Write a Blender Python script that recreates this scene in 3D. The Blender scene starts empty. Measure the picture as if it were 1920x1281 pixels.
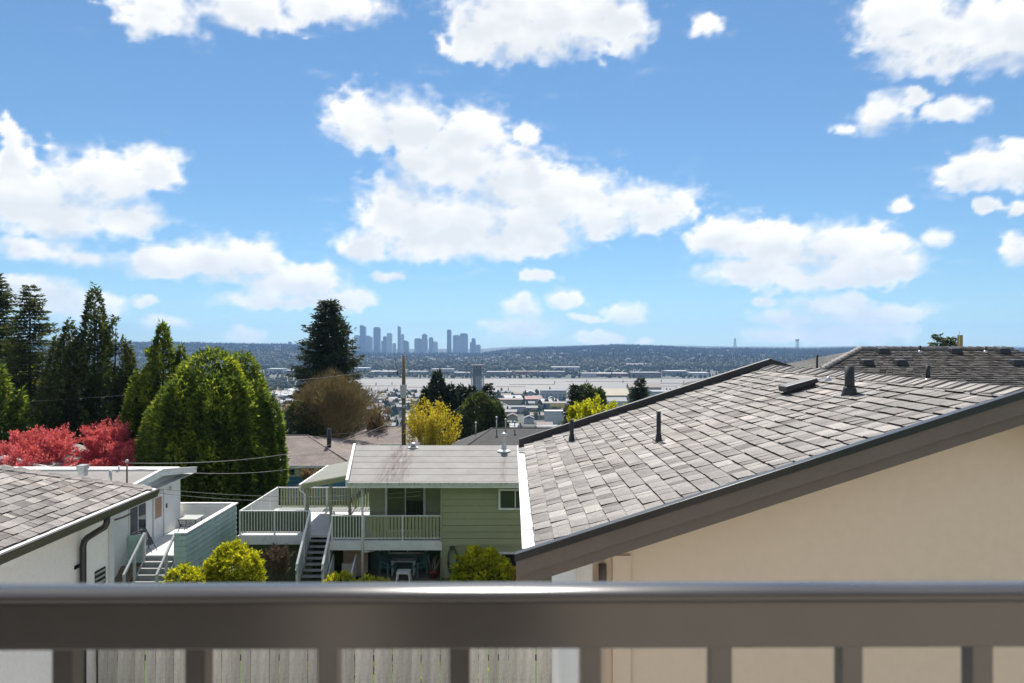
import bpy, math, random
import numpy as np
from mathutils import Vector, Matrix
random.seed(7)
rng = np.random.default_rng(7)
R = math.radians
scene = bpy.context.scene
COL = scene.collection
F = 1400.0                       # focal length in photo pixels


def P(px, py, Y):                # a photo pixel at a known distance Y
    return ((px - 960) / F * Y, Y, (640 - py) / F * Y)


# ------------------------------------------------------------------ camera
cam = bpy.data.cameras.new('camera')
cam.sensor_width = 36.0
cam.lens = F / 1920 * 36
cam.clip_start = 0.05
cam.clip_end = 90000
cam.dof.use_dof = True
cam.dof.focus_distance = 30
cam.dof.aperture_fstop = 6.3
co = bpy.data.objects.new('camera', cam)
co.rotation_euler = (R(90), 0, 0)
COL.objects.link(co)
scene.camera = co

# ------------------------------------------------------------------ sky, sun, exposure
SUN_AZ, SUN_EL = -2.0, 52.0
world = bpy.data.worlds.new('World')
scene.world = world
world.use_nodes = True
wn = world.node_tree
for n in list(wn.nodes):
    wn.nodes.remove(n)
wo = wn.nodes.new('ShaderNodeOutputWorld')
bg = wn.nodes.new('ShaderNodeBackground')
sk = wn.nodes.new('ShaderNodeTexSky')
sk.sky_type = 'NISHITA'
sk.sun_disc = False
sk.sun_elevation = R(SUN_EL)
sk.sun_rotation = R(SUN_AZ)
sk.altitude = 100
sk.air_density = 0.9
sk.dust_density = 0.0
sk.ozone_density = 3.0
bg.inputs['Strength'].default_value = 0.067
gm = wn.nodes.new('ShaderNodeGamma')             # the photograph's soft, evenly blue rendering of the whole sky
gm.inputs['Gamma'].default_value = 0.76
tn = wn.nodes.new('ShaderNodeMix'); tn.data_type = 'RGBA'; tn.blend_type = 'MULTIPLY'
tn.inputs[0].default_value = 1.0
tn.inputs[7].default_value = (0.59, 0.83, 1.0, 1)
wn.links.new(sk.outputs[0], gm.inputs['Color'])
wn.links.new(gm.outputs[0], tn.inputs[6])
wn.links.new(tn.outputs[2], bg.inputs['Color'])
wn.links.new(bg.outputs[0], wo.inputs['Surface'])

sl = bpy.data.lights.new('sun', 'SUN')
sl.energy = 2.7
sl.angle = R(0.5)
sl.color = (1.0, 0.95, 0.87)
so = bpy.data.objects.new('sun', sl)
sd = Vector((math.sin(R(SUN_AZ)) * math.cos(R(SUN_EL)), math.cos(R(SUN_AZ)) * math.cos(R(SUN_EL)), math.sin(R(SUN_EL))))
so.rotation_euler = sd.to_track_quat('Z', 'Y').to_euler()
so.location = (0, 0, 60)
COL.objects.link(so)

vs = scene.view_settings
scene.display_settings.display_device = 'sRGB'
vs.view_transform = 'Standard'
vs.look = 'None'
vs.exposure = 1.42
vs.gamma = 1.0
vs.use_curve_mapping = False
scene.cycles.max_bounces = 8
scene.cycles.transparent_max_bounces = 16
scene.cycles.volume_bounces = 1

# ------------------------------------------------------------------ helpers
LOC = {}


def tag(o, label=None, cat=None, group=None, kind=None):
    if label: o['label'] = label
    if cat: o['category'] = cat
    if group: o['group'] = group
    if kind: o['kind'] = kind
    return o


def empty(name, loc, label, cat, group=None):
    o = bpy.data.objects.new(name, None)
    o.empty_display_size = 0.2
    o.location = loc
    COL.objects.link(o)
    LOC[o.name] = Vector(loc)
    return tag(o, label, cat, group)


def attach(o, parent):
    if parent is not None:
        o.parent = parent
        l = LOC.get(parent.name)
        if l is not None:
            o.matrix_parent_inverse = Matrix.Translation(-l)
    return o


def link(name, me, parent=None, loc=None, rot=None):
    o = bpy.data.objects.new(name, me)
    COL.objects.link(o)
    if loc is not None:
        o.location = loc
    if rot is not None:
        o.rotation_euler = rot
    attach(o, parent)
    return o


def fast_mesh(name, V, nper, tint=None, smooth=False, mat=None):
    """V: (n*nper,3) array, polygons of nper consecutive vertices"""
    V = np.asarray(V, dtype=np.float32).reshape(-1, 3)
    n = len(V) // nper
    me = bpy.data.meshes.new(name)
    me.vertices.add(len(V))
    me.vertices.foreach_set('co', V.ravel())
    me.loops.add(len(V))
    me.loops.foreach_set('vertex_index', np.arange(len(V), dtype=np.int32))
    me.polygons.add(n)
    me.polygons.foreach_set('loop_start', np.arange(0, len(V), nper, dtype=np.int32))
    me.polygons.foreach_set('use_smooth', np.full(n, smooth))
    if tint is not None:
        a = me.attributes.new('tint', 'FLOAT', 'FACE')
        a.data.foreach_set('value', np.asarray(tint, dtype=np.float32))
    me.update(calc_edges=True)
    if mat: me.materials.append(mat)
    return me


def idx_mesh(name, V, Fc, mat=None, smooth=False, tint=None):
    """V (n,3), Fc (m,k) int array"""
    V = np.asarray(V, dtype=np.float32); Fc = np.asarray(Fc, dtype=np.int32)
    m, k = Fc.shape
    me = bpy.data.meshes.new(name)
    me.vertices.add(len(V)); me.vertices.foreach_set('co', V.ravel())
    me.loops.add(m * k); me.loops.foreach_set('vertex_index', Fc.ravel())
    me.polygons.add(m); me.polygons.foreach_set('loop_start', np.arange(0, m * k, k, dtype=np.int32))
    me.polygons.foreach_set('use_smooth', np.full(m, smooth))
    if tint is not None:
        a = me.attributes.new('tint', 'FLOAT', 'FACE')
        a.data.foreach_set('value', np.asarray(tint, dtype=np.float32))
    me.update(calc_edges=True)
    if mat: me.materials.append(mat)
    return me


class MB:
    def __init__(s):
        s.v = []; s.f = []; s.s = []; s.t = []

    def add(s, vs_, fs_, smooth=False, tint=0.5):
        o = len(s.v)
        s.v += [tuple(p) for p in vs_]
        for f in fs_:
            s.f.append(tuple(i + o for i in f)); s.s.append(smooth); s.t.append(tint)
        return s

    def hexa(s, p, tint=0.5):     # 8 points: bottom ring 0-3, top ring 4-7
        return s.add(p, [(3, 2, 1, 0), (4, 5, 6, 7), (0, 1, 5, 4), (1, 2, 6, 5), (2, 3, 7, 6), (3, 0, 4, 7)], tint=tint)

    def box(s, x0, x1, y0, y1, z0, z1, tint=0.5):
        return s.hexa([(x0, y0, z0), (x1, y0, z0), (x1, y1, z0), (x0, y1, z0), (x0, y0, z1), (x1, y0, z1), (x1, y1, z1), (x0, y1, z1)], tint)

    def bar(s, a, b, w, h, up=(0, 0, 1), tint=0.5):
        """rectangular bar from a to b, w across, h along up"""
        a = Vector(a); b = Vector(b); d = (b - a).normalized(); u = Vector(up)
        r = d.cross(u).normalized(); u = r.cross(d).normalized()
        q = []
        for c in (a, b):
            q.append([c - r * w / 2 - u * h / 2, c + r * w / 2 - u * h / 2, c + r * w / 2 + u * h / 2, c - r * w / 2 + u * h / 2])
        o = q[0] + q[1]
        return s.add(o, [(0, 1, 2, 3)[::-1], (4, 5, 6, 7)[::-1][::-1], (0, 1, 5, 4), (1, 2, 6, 5), (2, 3, 7, 6), (3, 0, 4, 7)], tint=tint)

    def tube(s, pts, rad, n=8, caps=True, tint=0.5):
        pts = [Vector(p) for p in pts]
        if not hasattr(rad, '__len__'): rad = [rad] * len(pts)
        o = len(s.v)
        prev = None
        for i, p in enumerate(pts):
            d = (pts[min(i + 1, len(pts) - 1)] - pts[max(i - 1, 0)]).normalized()
            if prev is None:
                ref = Vector((0, 0, 1)) if abs(d.z) < 0.9 else Vector((1, 0, 0))
                r = d.cross(ref).normalized()
            else:
                r = (prev - d * prev.dot(d)).normalized()
            prev = r; u = d.cross(r)
            for k in range(n):
                a = 2 * math.pi * k / n
                s.v.append(tuple(p + (r * math.cos(a) + u * math.sin(a)) * rad[i]))
        for i in range(len(pts) - 1):
            for k in range(n):
                a = o + i * n + k; b = o + i * n + (k + 1) % n
                s.f.append((a, b, b + n, a + n)); s.s.append(True); s.t.append(tint)
        if caps:
            s.f.append(tuple(o + k for k in range(n))[::-1]); s.s.append(False); s.t.append(tint)
            e = o + (len(pts) - 1) * n
            s.f.append(tuple(e + k for k in range(n))); s.s.append(False); s.t.append(tint)
        return s

    def lathe(s, c, prof, n=12, tint=0.5):      # prof: [(r,z)]
        o = len(s.v)
        for r, z in prof:
            for k in range(n):
                a = 2 * math.pi * k / n
                s.v.append((c[0] + r * math.cos(a), c[1] + r * math.sin(a), c[2] + z))
        for i in range(len(prof) - 1):
            for k in range(n):
                a = o + i * n + k; b = o + i * n + (k + 1) % n
                s.f.append((a, b, b + n, a + n)); s.s.append(True); s.t.append(tint)
        s.f.append(tuple(o + k for k in range(n))[::-1]); s.s.append(False); s.t.append(tint)
        e = o + (len(prof) - 1) * n
        s.f.append(tuple(e + k for k in range(n))); s.s.append(False); s.t.append(tint)
        return s

    def prism(s, poly, axis, a0, a1, tint=0.5):   # poly of 2d points in the two other axes, extruded a0..a1
        def mk(p, a):
            if axis == 'y': return (p[0], a, p[1])
            if axis == 'x': return (a, p[0], p[1])
            return (p[0], p[1], a)
        n = len(poly)
        vs_ = [mk(p, a0) for p in poly] + [mk(p, a1) for p in poly]
        fs_ = [tuple(range(n))[::-1], tuple(range(n, 2 * n))] + [(i, (i + 1) % n, n + (i + 1) % n, n + i) for i in range(n)]
        return s.add(vs_, fs_, tint=tint)

    def mesh(s, name, mat, fix=True):
        me = bpy.data.meshes.new(name)
        me.from_pydata(s.v, [], s.f)
        me.polygons.foreach_set('use_smooth', s.s)
        a = me.attributes.new('tint', 'FLOAT', 'FACE')
        a.data.foreach_set('value', s.t)
        if fix:
            import bmesh
            bm = bmesh.new(); bm.from_mesh(me)
            bmesh.ops.recalc_face_normals(bm, faces=bm.faces)
            bm.to_mesh(me); bm.free()
        me.update()
        if mat: me.materials.append(mat)
        return me

    def build(s, name, mat, parent=None, label=None, cat=None, group=None, kind=None, bevel=0):
        if parent is None:                     # a thing of its own: origin at its base
            A = np.array(s.v); c = Vector(((A[:, 0].min() + A[:, 0].max()) / 2, (A[:, 1].min() + A[:, 1].max()) / 2, A[:, 2].min()))
            s.v = [tuple(p) for p in (A - np.array(c))]
            o = link(name, s.mesh(name, mat)); o.location = c
            LOC[o.name] = c
        else:
            o = link(name, s.mesh(name, mat), parent)
        if bevel:
            m = o.modifiers.new('bevel', 'BEVEL'); m.width = bevel; m.segments = 2; m.limit_method = 'ANGLE'
        return tag(o, label, cat, group, kind)


def dup(root, loc, label=None, group=None, scale=None, rotz=None):
    c = root.copy(); COL.objects.link(c); c.location = loc
    if scale is not None: c.scale = scale
    if rotz is not None: c.rotation_euler = (0, 0, rotz)
    if label: c['label'] = label
    if group: c['group'] = group
    for ch in list(root.children):
        d = ch.copy(); COL.objects.link(d); d.parent = c
        for g in list(ch.children):
            e = g.copy(); COL.objects.link(e); e.parent = d
    return c


# ------------------------------------------------------------------ materials
class NT:
    def __init__(s, name):
        s.m = bpy.data.materials.new(name); s.m.use_nodes = True
        s.t = s.m.node_tree
        s.b = s.t.nodes['Principled BSDF']; s.o = s.t.nodes['Material Output']

    def n(s, typ, **kw):
        x = s.t.nodes.new('ShaderNode' + typ)
        for k, v in kw.items():
            setattr(x, k, v)
        return x

    def l(s, a, b): s.t.links.new(a, b)

    def math(s, op, a, b=None, clamp=False):
        x = s.n('Math', operation=op); x.use_clamp = clamp
        for i, q in enumerate((a, b)):
            if q is None: continue
            if isinstance(q, (int, float)): x.inputs[i].default_value = q
            else: s.l(q, x.inputs[i])
        return x.outputs[0]

    def mix(s, fac, a, b, blend='MIX'):
        x = s.n('Mix', data_type='RGBA', blend_type=blend)
        for sock, q in ((x.inputs[0], fac), (x.inputs[6], a), (x.inputs[7], b)):
            if isinstance(q, (int, float)): sock.default_value = q
            elif isinstance(q, tuple): sock.default_value = (*q[:3], 1)
            else: s.l(q, sock)
        return x.outputs[2]

    def noise(s, scale, detail=4, rough=0.55, coord='Object', stretch=None):
        tc = s.n('TexCoord'); src = tc.outputs[coord]
        if stretch:
            mp = s.n('Mapping'); mp.inputs['Scale'].default_value = stretch
            s.l(src, mp.inputs['Vector']); src = mp.outputs[0]
        x = s.n('TexNoise'); x.inputs['Scale'].default_value = scale; x.inputs['Detail'].default_value = detail
        x.inputs['Roughness'].default_value = rough
        s.l(src, x.inputs['Vector'])
        return x.outputs[0]

    def rng(s, v, a, b, c=0.0, d=1.0):
        x = s.n('MapRange'); x.inputs[1].default_value = a; x.inputs[2].default_value = b
        x.inputs[3].default_value = c; x.inputs[4].default_value = d
        s.l(v, x.inputs[0]); return x.outputs[0]

    def bump(s, h, strength=0.3, dist=0.01):
        x = s.n('Bump'); x.inputs['Strength'].default_value = strength; x.inputs['Distance'].default_value = dist
        s.l(h, x.inputs['Height']); s.l(x.outputs[0], s.b.inputs['Normal'])


def sc(c, k): return tuple(min(1, v * k) for v in c)


def pm(name, col, rough=0.6, var=0.12, scale=1.5, fine=0.06, fscale=30, bump=0.0, bscale=60, bdist=0.004, metal=0.0, spec=0.5,
       stretch=None, rand=0.0, dirt=None, dirt_amt=0.0, dscale=0.8, tint=None):
    t = NT(name)
    n1 = t.noise(scale, 4, stretch=stretch); n2 = t.noise(fscale, 3)
    c = t.mix(t.rng(n1, 0.3, 0.7), sc(col, 1 - var), sc(col, 1 + var))
    c = t.mix(t.rng(n2, 0.3, 0.7, 0, 1), c, t.mix(1.0, c, (1 - fine * 2,) * 3, 'MULTIPLY'))
    if tint is not None:           # tint: (dark, light) multipliers driven by the face attribute
        at = t.n('Attribute'); at.attribute_name = 'tint'
        k = t.rng(at.outputs['Fac'], 0, 1, tint[0], tint[1])
        cc = t.n('CombineColor'); [t.l(k, cc.inputs[i]) for i in range(3)]
        c = t.mix(1.0, c, cc.outputs[0], 'MULTIPLY')
    if rand:
        oi = t.n('ObjectInfo')
        k = t.rng(oi.outputs['Random'], 0, 1, 1 - rand, 1 + rand * 0.6)
        cc = t.n('CombineColor'); [t.l(k, cc.inputs[i]) for i in range(3)]
        c = t.mix(1.0, c, cc.outputs[0], 'MULTIPLY')
    if dirt:
        d = t.noise(dscale, 6, 0.65, stretch=stretch)
        c = t.mix(t.rng(d, 0.5, 0.75, 0, dirt_amt), c, dirt)
    t.l(c, t.b.inputs['Base Color'])
    t.b.inputs['Roughness'].default_value = rough
    t.b.inputs['Metallic'].default_value = metal
    t.b.inputs['Specular IOR Level'].default_value = spec
    if bump:
        t.bump(t.noise(bscale, 4), bump, bdist)
    return t.m


def leaf_mat(name, cols, trans=0.35, rough=0.55, nscale=0.6, tcol=1.5):
    """cols: dark, mid, light by face tint and noise"""
    t = NT(name)
    at = t.n('Attribute'); at.attribute_name = 'tint'
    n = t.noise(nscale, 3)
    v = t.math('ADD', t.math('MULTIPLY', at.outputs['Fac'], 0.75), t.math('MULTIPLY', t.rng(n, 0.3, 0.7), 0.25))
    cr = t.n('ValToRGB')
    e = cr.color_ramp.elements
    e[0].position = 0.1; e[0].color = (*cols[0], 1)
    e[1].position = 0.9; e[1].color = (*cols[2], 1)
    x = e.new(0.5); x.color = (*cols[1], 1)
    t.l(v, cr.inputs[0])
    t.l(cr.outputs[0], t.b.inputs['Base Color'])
    t.b.inputs['Roughness'].default_value = rough
    t.b.inputs['Specular IOR Level'].default_value = 0.3
    tr = t.n('BsdfTranslucent')
    t.l(t.mix(1.0, cr.outputs[0], (tcol, tcol, tcol * 0.6), 'MULTIPLY'), tr.inputs['Color'])
    mx = t.n('MixShader'); mx.inputs[0].default_value = trans
    t.l(t.b.outputs[0], mx.inputs[1]); t.l(tr.outputs[0], mx.inputs[2])
    t.l(mx.outputs[0], t.o.inputs['Surface'])
    return t.m


def glass_mat(name, col=(0.02, 0.025, 0.03), rough=0.05):
    t = NT(name)
    t.b.inputs['Base Color'].default_value = (*col, 1); t.b.inputs['Roughness'].default_value = rough
    t.b.inputs['Specular IOR Level'].default_value = 0.8
    t.bump(t.noise(1.2, 2), 0.05, 0.01)
    return t.m


# ------------------------------------------------------------------ numpy noise
_perm = rng.permutation(512)
_gr = rng.normal(size=(512, 2)); _gr /= np.linalg.norm(_gr, axis=1)[:, None]


def perlin(x, y):
    xi = np.floor(x).astype(int); yi = np.floor(y).astype(int)
    xf = x - xi; yf = y - yi
    u = xf ** 3 * (xf * (xf * 6 - 15) + 10); v = yf ** 3 * (yf * (yf * 6 - 15) + 10)
    def g(ix, iy, fx, fy):
        h = _perm[(_perm[ix % 512] + iy) % 512]
        q = _gr[h]
        return q[..., 0] * fx + q[..., 1] * fy
    a = g(xi, yi, xf, yf); b = g(xi + 1, yi, xf - 1, yf)
    c = g(xi, yi + 1, xf, yf - 1); d = g(xi + 1, yi + 1, xf - 1, yf - 1)
    return (a * (1 - u) + b * u) * (1 - v) + (c * (1 - u) + d * u) * v * 1.0


def fbm(x, y, oct=5, gain=0.5, bill=False):
    s = 0; a = 1; t = 0
    for i in range(oct):
        p = perlin(x * 2 ** i + 17.3 * i, y * 2 ** i - 9.1 * i) * 1.5
        s = s + a * ((0.6 - 1.6 * np.abs(p)) if bill else p); t += a; a *= gain
    return s / t


def sstep(a, b, x):
    t = np.clip((x - a) / (b - a), 0, 1)
    return t * t * (3 - 2 * t)

# ================================================================== SKY: cumulus layer on a far dome
def px_ang(px, py):
    az = np.degrees(np.arctan((px - 960) / F)); el = np.degrees(np.arctan((640 - py) / F * np.cos(np.radians(az))))
    return az, el


CL = [  # centre x, y, half width, height above, height below (photo pixels)
    (690, 235, 85, 65, 45), (770, 235, 90, 60, 50), (880, 250, 75, 52, 60), (860, 310, 130, 60, 60), (960, 330, 110, 60, 70),
    (1080, 370, 120, 55, 60), (1200, 378, 105, 42, 58), (1262, 378, 48, 32, 32), (760, 400, 95, 80, 60), (880, 420, 130, 80, 62),
    (1000, 430, 110, 60, 52), (680, 462, 58, 40, 30), (800, 455, 110, 50, 35), (940, 465, 95, 45, 28), (1120, 420, 55, 40, 33), (985, 252, 30, 26, 22),
    (60, 360, 120, 55, 60), (180, 340, 110, 62, 60), (290, 315, 65, 46, 42), (20, 300, 60, 50, 60), (120, 405, 150, 50, 45), (240, 410, 78, 40, 38), (5, 245, 30, 30, 40),
    (80, 467, 85, 22, 26), (160, 482, 55, 20, 18),
    (300, 495, 88, 38, 28), (400, 490, 100, 50, 42), (475, 490, 75, 46, 40), (550, 530, 105, 42, 42), (640, 562, 70, 30, 24), (500, 566, 110, 20, 14),
    (90, 562, 110, 36, 32), (180, 572, 65, 26, 22), (35, 532, 55, 20, 25), (310, 609, 60, 16, 14), (272, 568, 30, 11, 10), (460, 630, 42, 18, 15),
    (300, 15, 105, 40, 45), (268, 55, 45, 22, 22), (470, 10, 130, 35, 45), (610, 5, 120, 30, 34),
    (935, 35, 110, 90, 68), (1080, 20, 130, 80, 75), (890, 90, 60, 26, 22), (1010, 80, 110, 40, 32), (1165, 45, 52, 60, 48),
    (1328, 45, 30, 18, 20), (1690, 20, 100, 50, 70), (1800, 60, 130, 70, 72), (1705, 95, 70, 42, 40), (1895, 60, 110, 80, 68),
    (1655, 212, 60, 38, 34), (1715, 185, 34, 16, 18), (1795, 206, 52, 24, 22), (1595, 237, 20, 9, 8),
    (1835, 327, 92, 52, 30), (1905, 310, 78, 46, 42), (1690, 382, 30, 18, 15), (1855, 388, 26, 15, 15), (1908, 390, 22, 13, 13), (1900, 465, 36, 26, 32),
    (1370, 445, 75, 46, 42), (1450, 460, 105, 46, 48), (1560, 462, 125, 50, 46), (1650, 472, 85, 40, 42), (1395, 508, 105, 32, 27), (1550, 522, 145, 32, 25), (1690, 502, 72, 32, 22), (1755, 448, 32, 20, 16),
    (1470, 597, 70, 22, 22), (1560, 582, 95, 32, 26), (1650, 592, 105, 26, 18), (1448, 630, 55, 18, 14), (1580, 627, 125, 26, 20), (1440, 562, 26, 11, 10),
    (1008, 518, 38, 10, 9), (735, 519, 28, 11, 10), (1065, 563, 33, 26, 22), (980, 575, 37, 26, 24), (975, 616, 62, 26, 20), (1180, 589, 58, 21, 17), (1098, 601, 38, 10, 9), (1120, 635, 58, 14, 11), (1215, 641, 24, 9, 8)]


def cloud_field(A, E):
    wx = fbm(A * 0.33 + 3, E * 0.45 + 11, 4); wy = fbm(A * 0.33 - 31, E * 0.45 + 5, 4)
    A2 = A + 1.25 * wx + .35 * fbm(A * 1.3, E * 1.6 + 40, 3); E2 = E + 0.6 * wy + .2 * fbm(A * 1.3 + 90, E * 1.6, 3)
    f = np.full(A.shape, -3.0)
    for cx, cy, rx, ru, rd in CL:
        a, e = px_ang(cx, cy)
        kx = math.degrees(1 / F) * math.cos(R(a)) ** 2; ky = math.degrees(1 / F) * math.cos(R(a))
        dx = (A2 - a) / (rx * kx * 1.12); dy = E2 - e
        dy = np.where(dy > 0, dy / (ru * ky * 1.12), -dy / (rd * ky * 1.12))
        f = np.maximum(f, 1 - np.sqrt(dx * dx + dy * dy))
    # same broken cumulus added all round, unseen, with cover raised for fill light
    out = np.maximum(sstep(37, 43, np.abs(A)), sstep(27, 33, E))
    g = fbm(A * 0.06 + 50, E * 0.11 + 20, 3) * 2.2 - 0.02
    f = np.where(out > 0, f * (1 - out) + g * out, f)
    return f


def build_sky():
    az = np.concatenate([np.arange(-180, -40, 2.0), np.arange(-40, 40, 0.15), np.arange(40, 180.1, 2.0)])
    el = np.concatenate([np.arange(-1.5, 29, 0.13), np.arange(29, 90.1, 1.5)])
    A, E = np.meshgrid(az, el)
    f = cloud_field(A, E)
    bl = fbm(A * 0.5, E * 0.72, 5, 0.5, True); fb = fbm(A * 0.8 + 7, E * 1.1, 6, 0.55)
    d = f + 0.42 * bl + 0.30 * fb - 0.0
    sunr = np.hypot((A - SUN_AZ) * 0.6, E - SUN_EL)
    d = d - 1.2 * (1 - sstep(6, 12, sunr))
    edge = 0.22 + 0.26 * sstep(-0.3, 0.4, fbm(A * 0.25 + 70, E * .3, 2))
    cov = sstep(-0.06, 1.0, d / edge * 0.5)
    cov = np.clip(cov * 1.05, 0, 1)
    wisp = sstep(0.15, 0.9, fbm(A * .25 + 200, E * .9 + 31, 5, .6)) * sstep(-1.0, -0.1, f) * 0.35
    # light comes from above: how much cloud lies between a point and the light
    tau = np.zeros_like(d); dens = np.clip(f + 0.35 * bl, 0, 0.7)
    step = 0.13
    def up(a, k, j):
        b = np.zeros_like(a); b[:-k or None] = a[k:]
        return b
    for k in (2, 4, 7, 11, 16, 22, 29):
        tau += up(dens, k, 0) * 0.62
    grey = sstep(0.35, 1.9, tau) * sstep(0.08, 0.5, d)
    grey = np.clip(grey * (0.8 + 0.9 * fbm(A * .3 + 9, E * .55 - 4, 3)) + 0.22 * sstep(0.0, 0.35, -bl) * sstep(.1, .4, d), 0, 1)
    cov = np.maximum(cov, wisp * (E > 2))
    hor = sstep(0.0, 6.0, E)
    cov = cov * (0.82 + 0.18 * hor)
    RR = 42000.0
    a = np.radians(A); e = np.radians(E)
    V = np.stack([np.sin(a) * np.cos(e), np.cos(a) * np.cos(e), np.sin(e)], -1).reshape(-1, 3) * RR
    ny, nx = A.shape
    ii = np.arange(ny * nx).reshape(ny, nx)
    Fc = np.stack([ii[:-1, :-1], ii[:-1, 1:], ii[1:, 1:], ii[1:, :-1]], -1).reshape(-1, 4)
    t = NT('cloud_layer')
    for n in list(t.t.nodes):
        if n != t.o: t.t.nodes.remove(n)
    at = t.n('Attribute'); at.attribute_name = 'cover'
    ag = t.n('Attribute'); ag.attribute_name = 'grey'
    em = t.n('Emission'); tr = t.n('BsdfTransparent'); mx = t.n('MixShader')
    t.l(t.mix(ag.outputs['Fac'], (1.0, 0.995, 0.985), (0.745, 0.78, 0.815)), em.inputs['Color'])
    em.inputs['Strength'].default_value = 0.415
    t.l(at.outputs['Fac'], mx.inputs[0]); t.l(tr.outputs[0], mx.inputs[1]); t.l(em.outputs[0], mx.inputs[2])
    t.l(mx.outputs[0], t.o.inputs['Surface'])
    t.m.cycles.emission_sampling = 'NONE'
    me = idx_mesh('sky', V, Fc, t.m, True)
    for nm, arr in (('cover', cov), ('grey', grey)):
        q = me.attributes.new(nm, 'FLOAT', 'POINT'); q.data.foreach_set('value', arr.ravel().astype(np.float32))
    o = link('sky', me)
    tag(o, 'blue spring sky with broken white cumulus clouds', 'sky', kind='structure')


build_sky()

# ================================================================== TERRAIN
_ty = [-60, 0, 8, 12, 20, 27, 31, 40, 55, 70, 110, 160, 300, 480, 650, 1200, 1270, 1290, 1795, 1812, 2500, 2900, 3500, 4300, 5000, 5600, 9000]
_tz = [-4.5, -4.5, -4.9, -6.0, -8.2, -10.2, -10.6, -10.9, -11.6, -13, -19, -29, -55, -78, -86, -88.5, -89.2, -92, -92, -88.6, -87, -82, -62, -36, -20, -16, -14]
_rx = [-900, 0, 240, 400, 560, 640, 700, 900, 960, 1060, 1150, 1250, 1330, 1500, 1620, 1750, 1920, 2800]
_ry = [637, 638, 640, 642, 645, 652, 660, 660, 653, 649, 645, 648, 651, 653, 650, 651, 653, 655]     # skyline of the far ridge


def near_shore(X):               # the river bends away on the left
    return np.interp(X, [-4000, -480, -300, 4000], [1740, 1700, 1290, 1290])


def ground(X, Y):
    X = np.asarray(X, float); Y = np.asarray(Y, float)
    z = np.interp(Y, _ty, _tz)
    px = 960 + X / np.maximum(Y, 1) * F
    top = (640 - np.interp(px, _rx, _ry)) / F * 5200 - 20
    k = sstep(2600, 5200, Y)
    far = -86 + (top + 86) * (0.65 * k + 0.35 * sstep(2600, 3600, Y)) + 9 * fbm(X / 500, Y / 500, 4) * sstep(2500, 3300, Y)
    z = np.where(Y > 2500, far, z)
    ns = near_shore(X)
    z = np.where((Y > 1270) & (Y < ns), -88.6, z)
    z = z + np.where((Y > 60) & (Y < 600), 2.0 * fbm(X / 60, Y / 60, 3), 0)
    return z


def build_ground():
    ys = np.concatenate([np.arange(-60, 60, 1.5), np.geomspace(60, 1180, 70), np.arange(1190, 1320, 9), np.arange(1330, 1840, 34), np.geomspace(1845, 9500, 110)])
    tt = np.linspace(-1, 1, 261); tt = np.sign(tt) * np.abs(tt) ** 1.15
    Yg, T = np.meshgrid(ys, tt, indexing='ij')
    X = T * (50 + np.maximum(Yg, 0) * 1.05)
    Z = ground(X, Yg)
    V = np.stack([X, Yg, Z], -1).reshape(-1, 3)
    ny, nx = X.shape; ii = np.arange(ny * nx).reshape(ny, nx)
    Fc = np.stack([ii[:-1, :-1], ii[:-1, 1:], ii[1:, 1:], ii[1:, :-1]], -1).reshape(-1, 4)
    t = NT('ground_cover')
    n1 = t.noise(0.35, 5); n2 = t.noise(0.012, 5); n3 = t.noise(9, 4)
    grass = t.mix(t.rng(n1, .3, .7), (0.045, 0.085, 0.016), (0.095, 0.14, 0.03))
    grass = t.mix(t.rng(n3, .35, .65, 0, .5), grass, (0.03, 0.05, 0.012))
    urban = t.mix(t.rng(t.noise(0.03, 5), .4, .6), (0.04, 0.055, 0.028), (0.10, 0.097, 0.094))
    geo = t.n('NewGeometry'); sp = t.n('SeparateXYZ'); t.l(geo.outputs['Position'], sp.inputs[0])
    town = t.math('MULTIPLY', t.rng(sp.outputs[1], 350, 600), t.math('SUBTRACT', 1.0, t.rng(sp.outputs[1], 2300, 2700)))
    c = t.mix(t.math('MULTIPLY', town, t.rng(n2, .42, .55)), grass, urban)
    c = t.mix(t.math('MULTIPLY', t.rng(sp.outputs[1], 1780, 1800), .8), c, t.mix(t.rng(n2, .4, .6), (.05, .055, .035), (.11, .10, .093)))
    c = t.mix(t.rng(sp.outputs[1], 2500, 2900), c, t.mix(t.rng(n2, .4, .6), (.02, .03, .015), (.06, .066, .035)))
    t.l(c, t.b.inputs['Base Color']); t.b.inputs['Roughness'].default_value = 0.95
    t.bump(n3, 0.6, 0.05)
    tag(link('ground', idx_mesh('ground', V, Fc, t.m, True)), 'hillside of lawns falling to the river flats and the far wooded ridge', 'ground', kind='structure')
    # river
    w = NT('river_water')
    w.l(w.mix(w.rng(w.noise(0.004, 4, stretch=(1, 4, 1)), .35, .65), (.155, .135, .115), (.19, .17, .145)), w.b.inputs['Base Color'])
    w.b.inputs['Roughness'].default_value = 0.5
    w.b.inputs['Specular IOR Level'].default_value = 0.2
    w.bump(w.noise(0.25, 5, 0.6, stretch=(1, 2.2, 1)), 0.5, 0.25)
    m = MB().add([(-4000, 1200, -89.9), (4000, 1200, -89.9), (4000, 1850, -89.9), (-4000, 1850, -89.9)], [(0, 1, 2, 3)])
    m.build('river', w.m, None, 'broad pale brown river across the flats', 'river', kind='structure')


build_ground()


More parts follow.
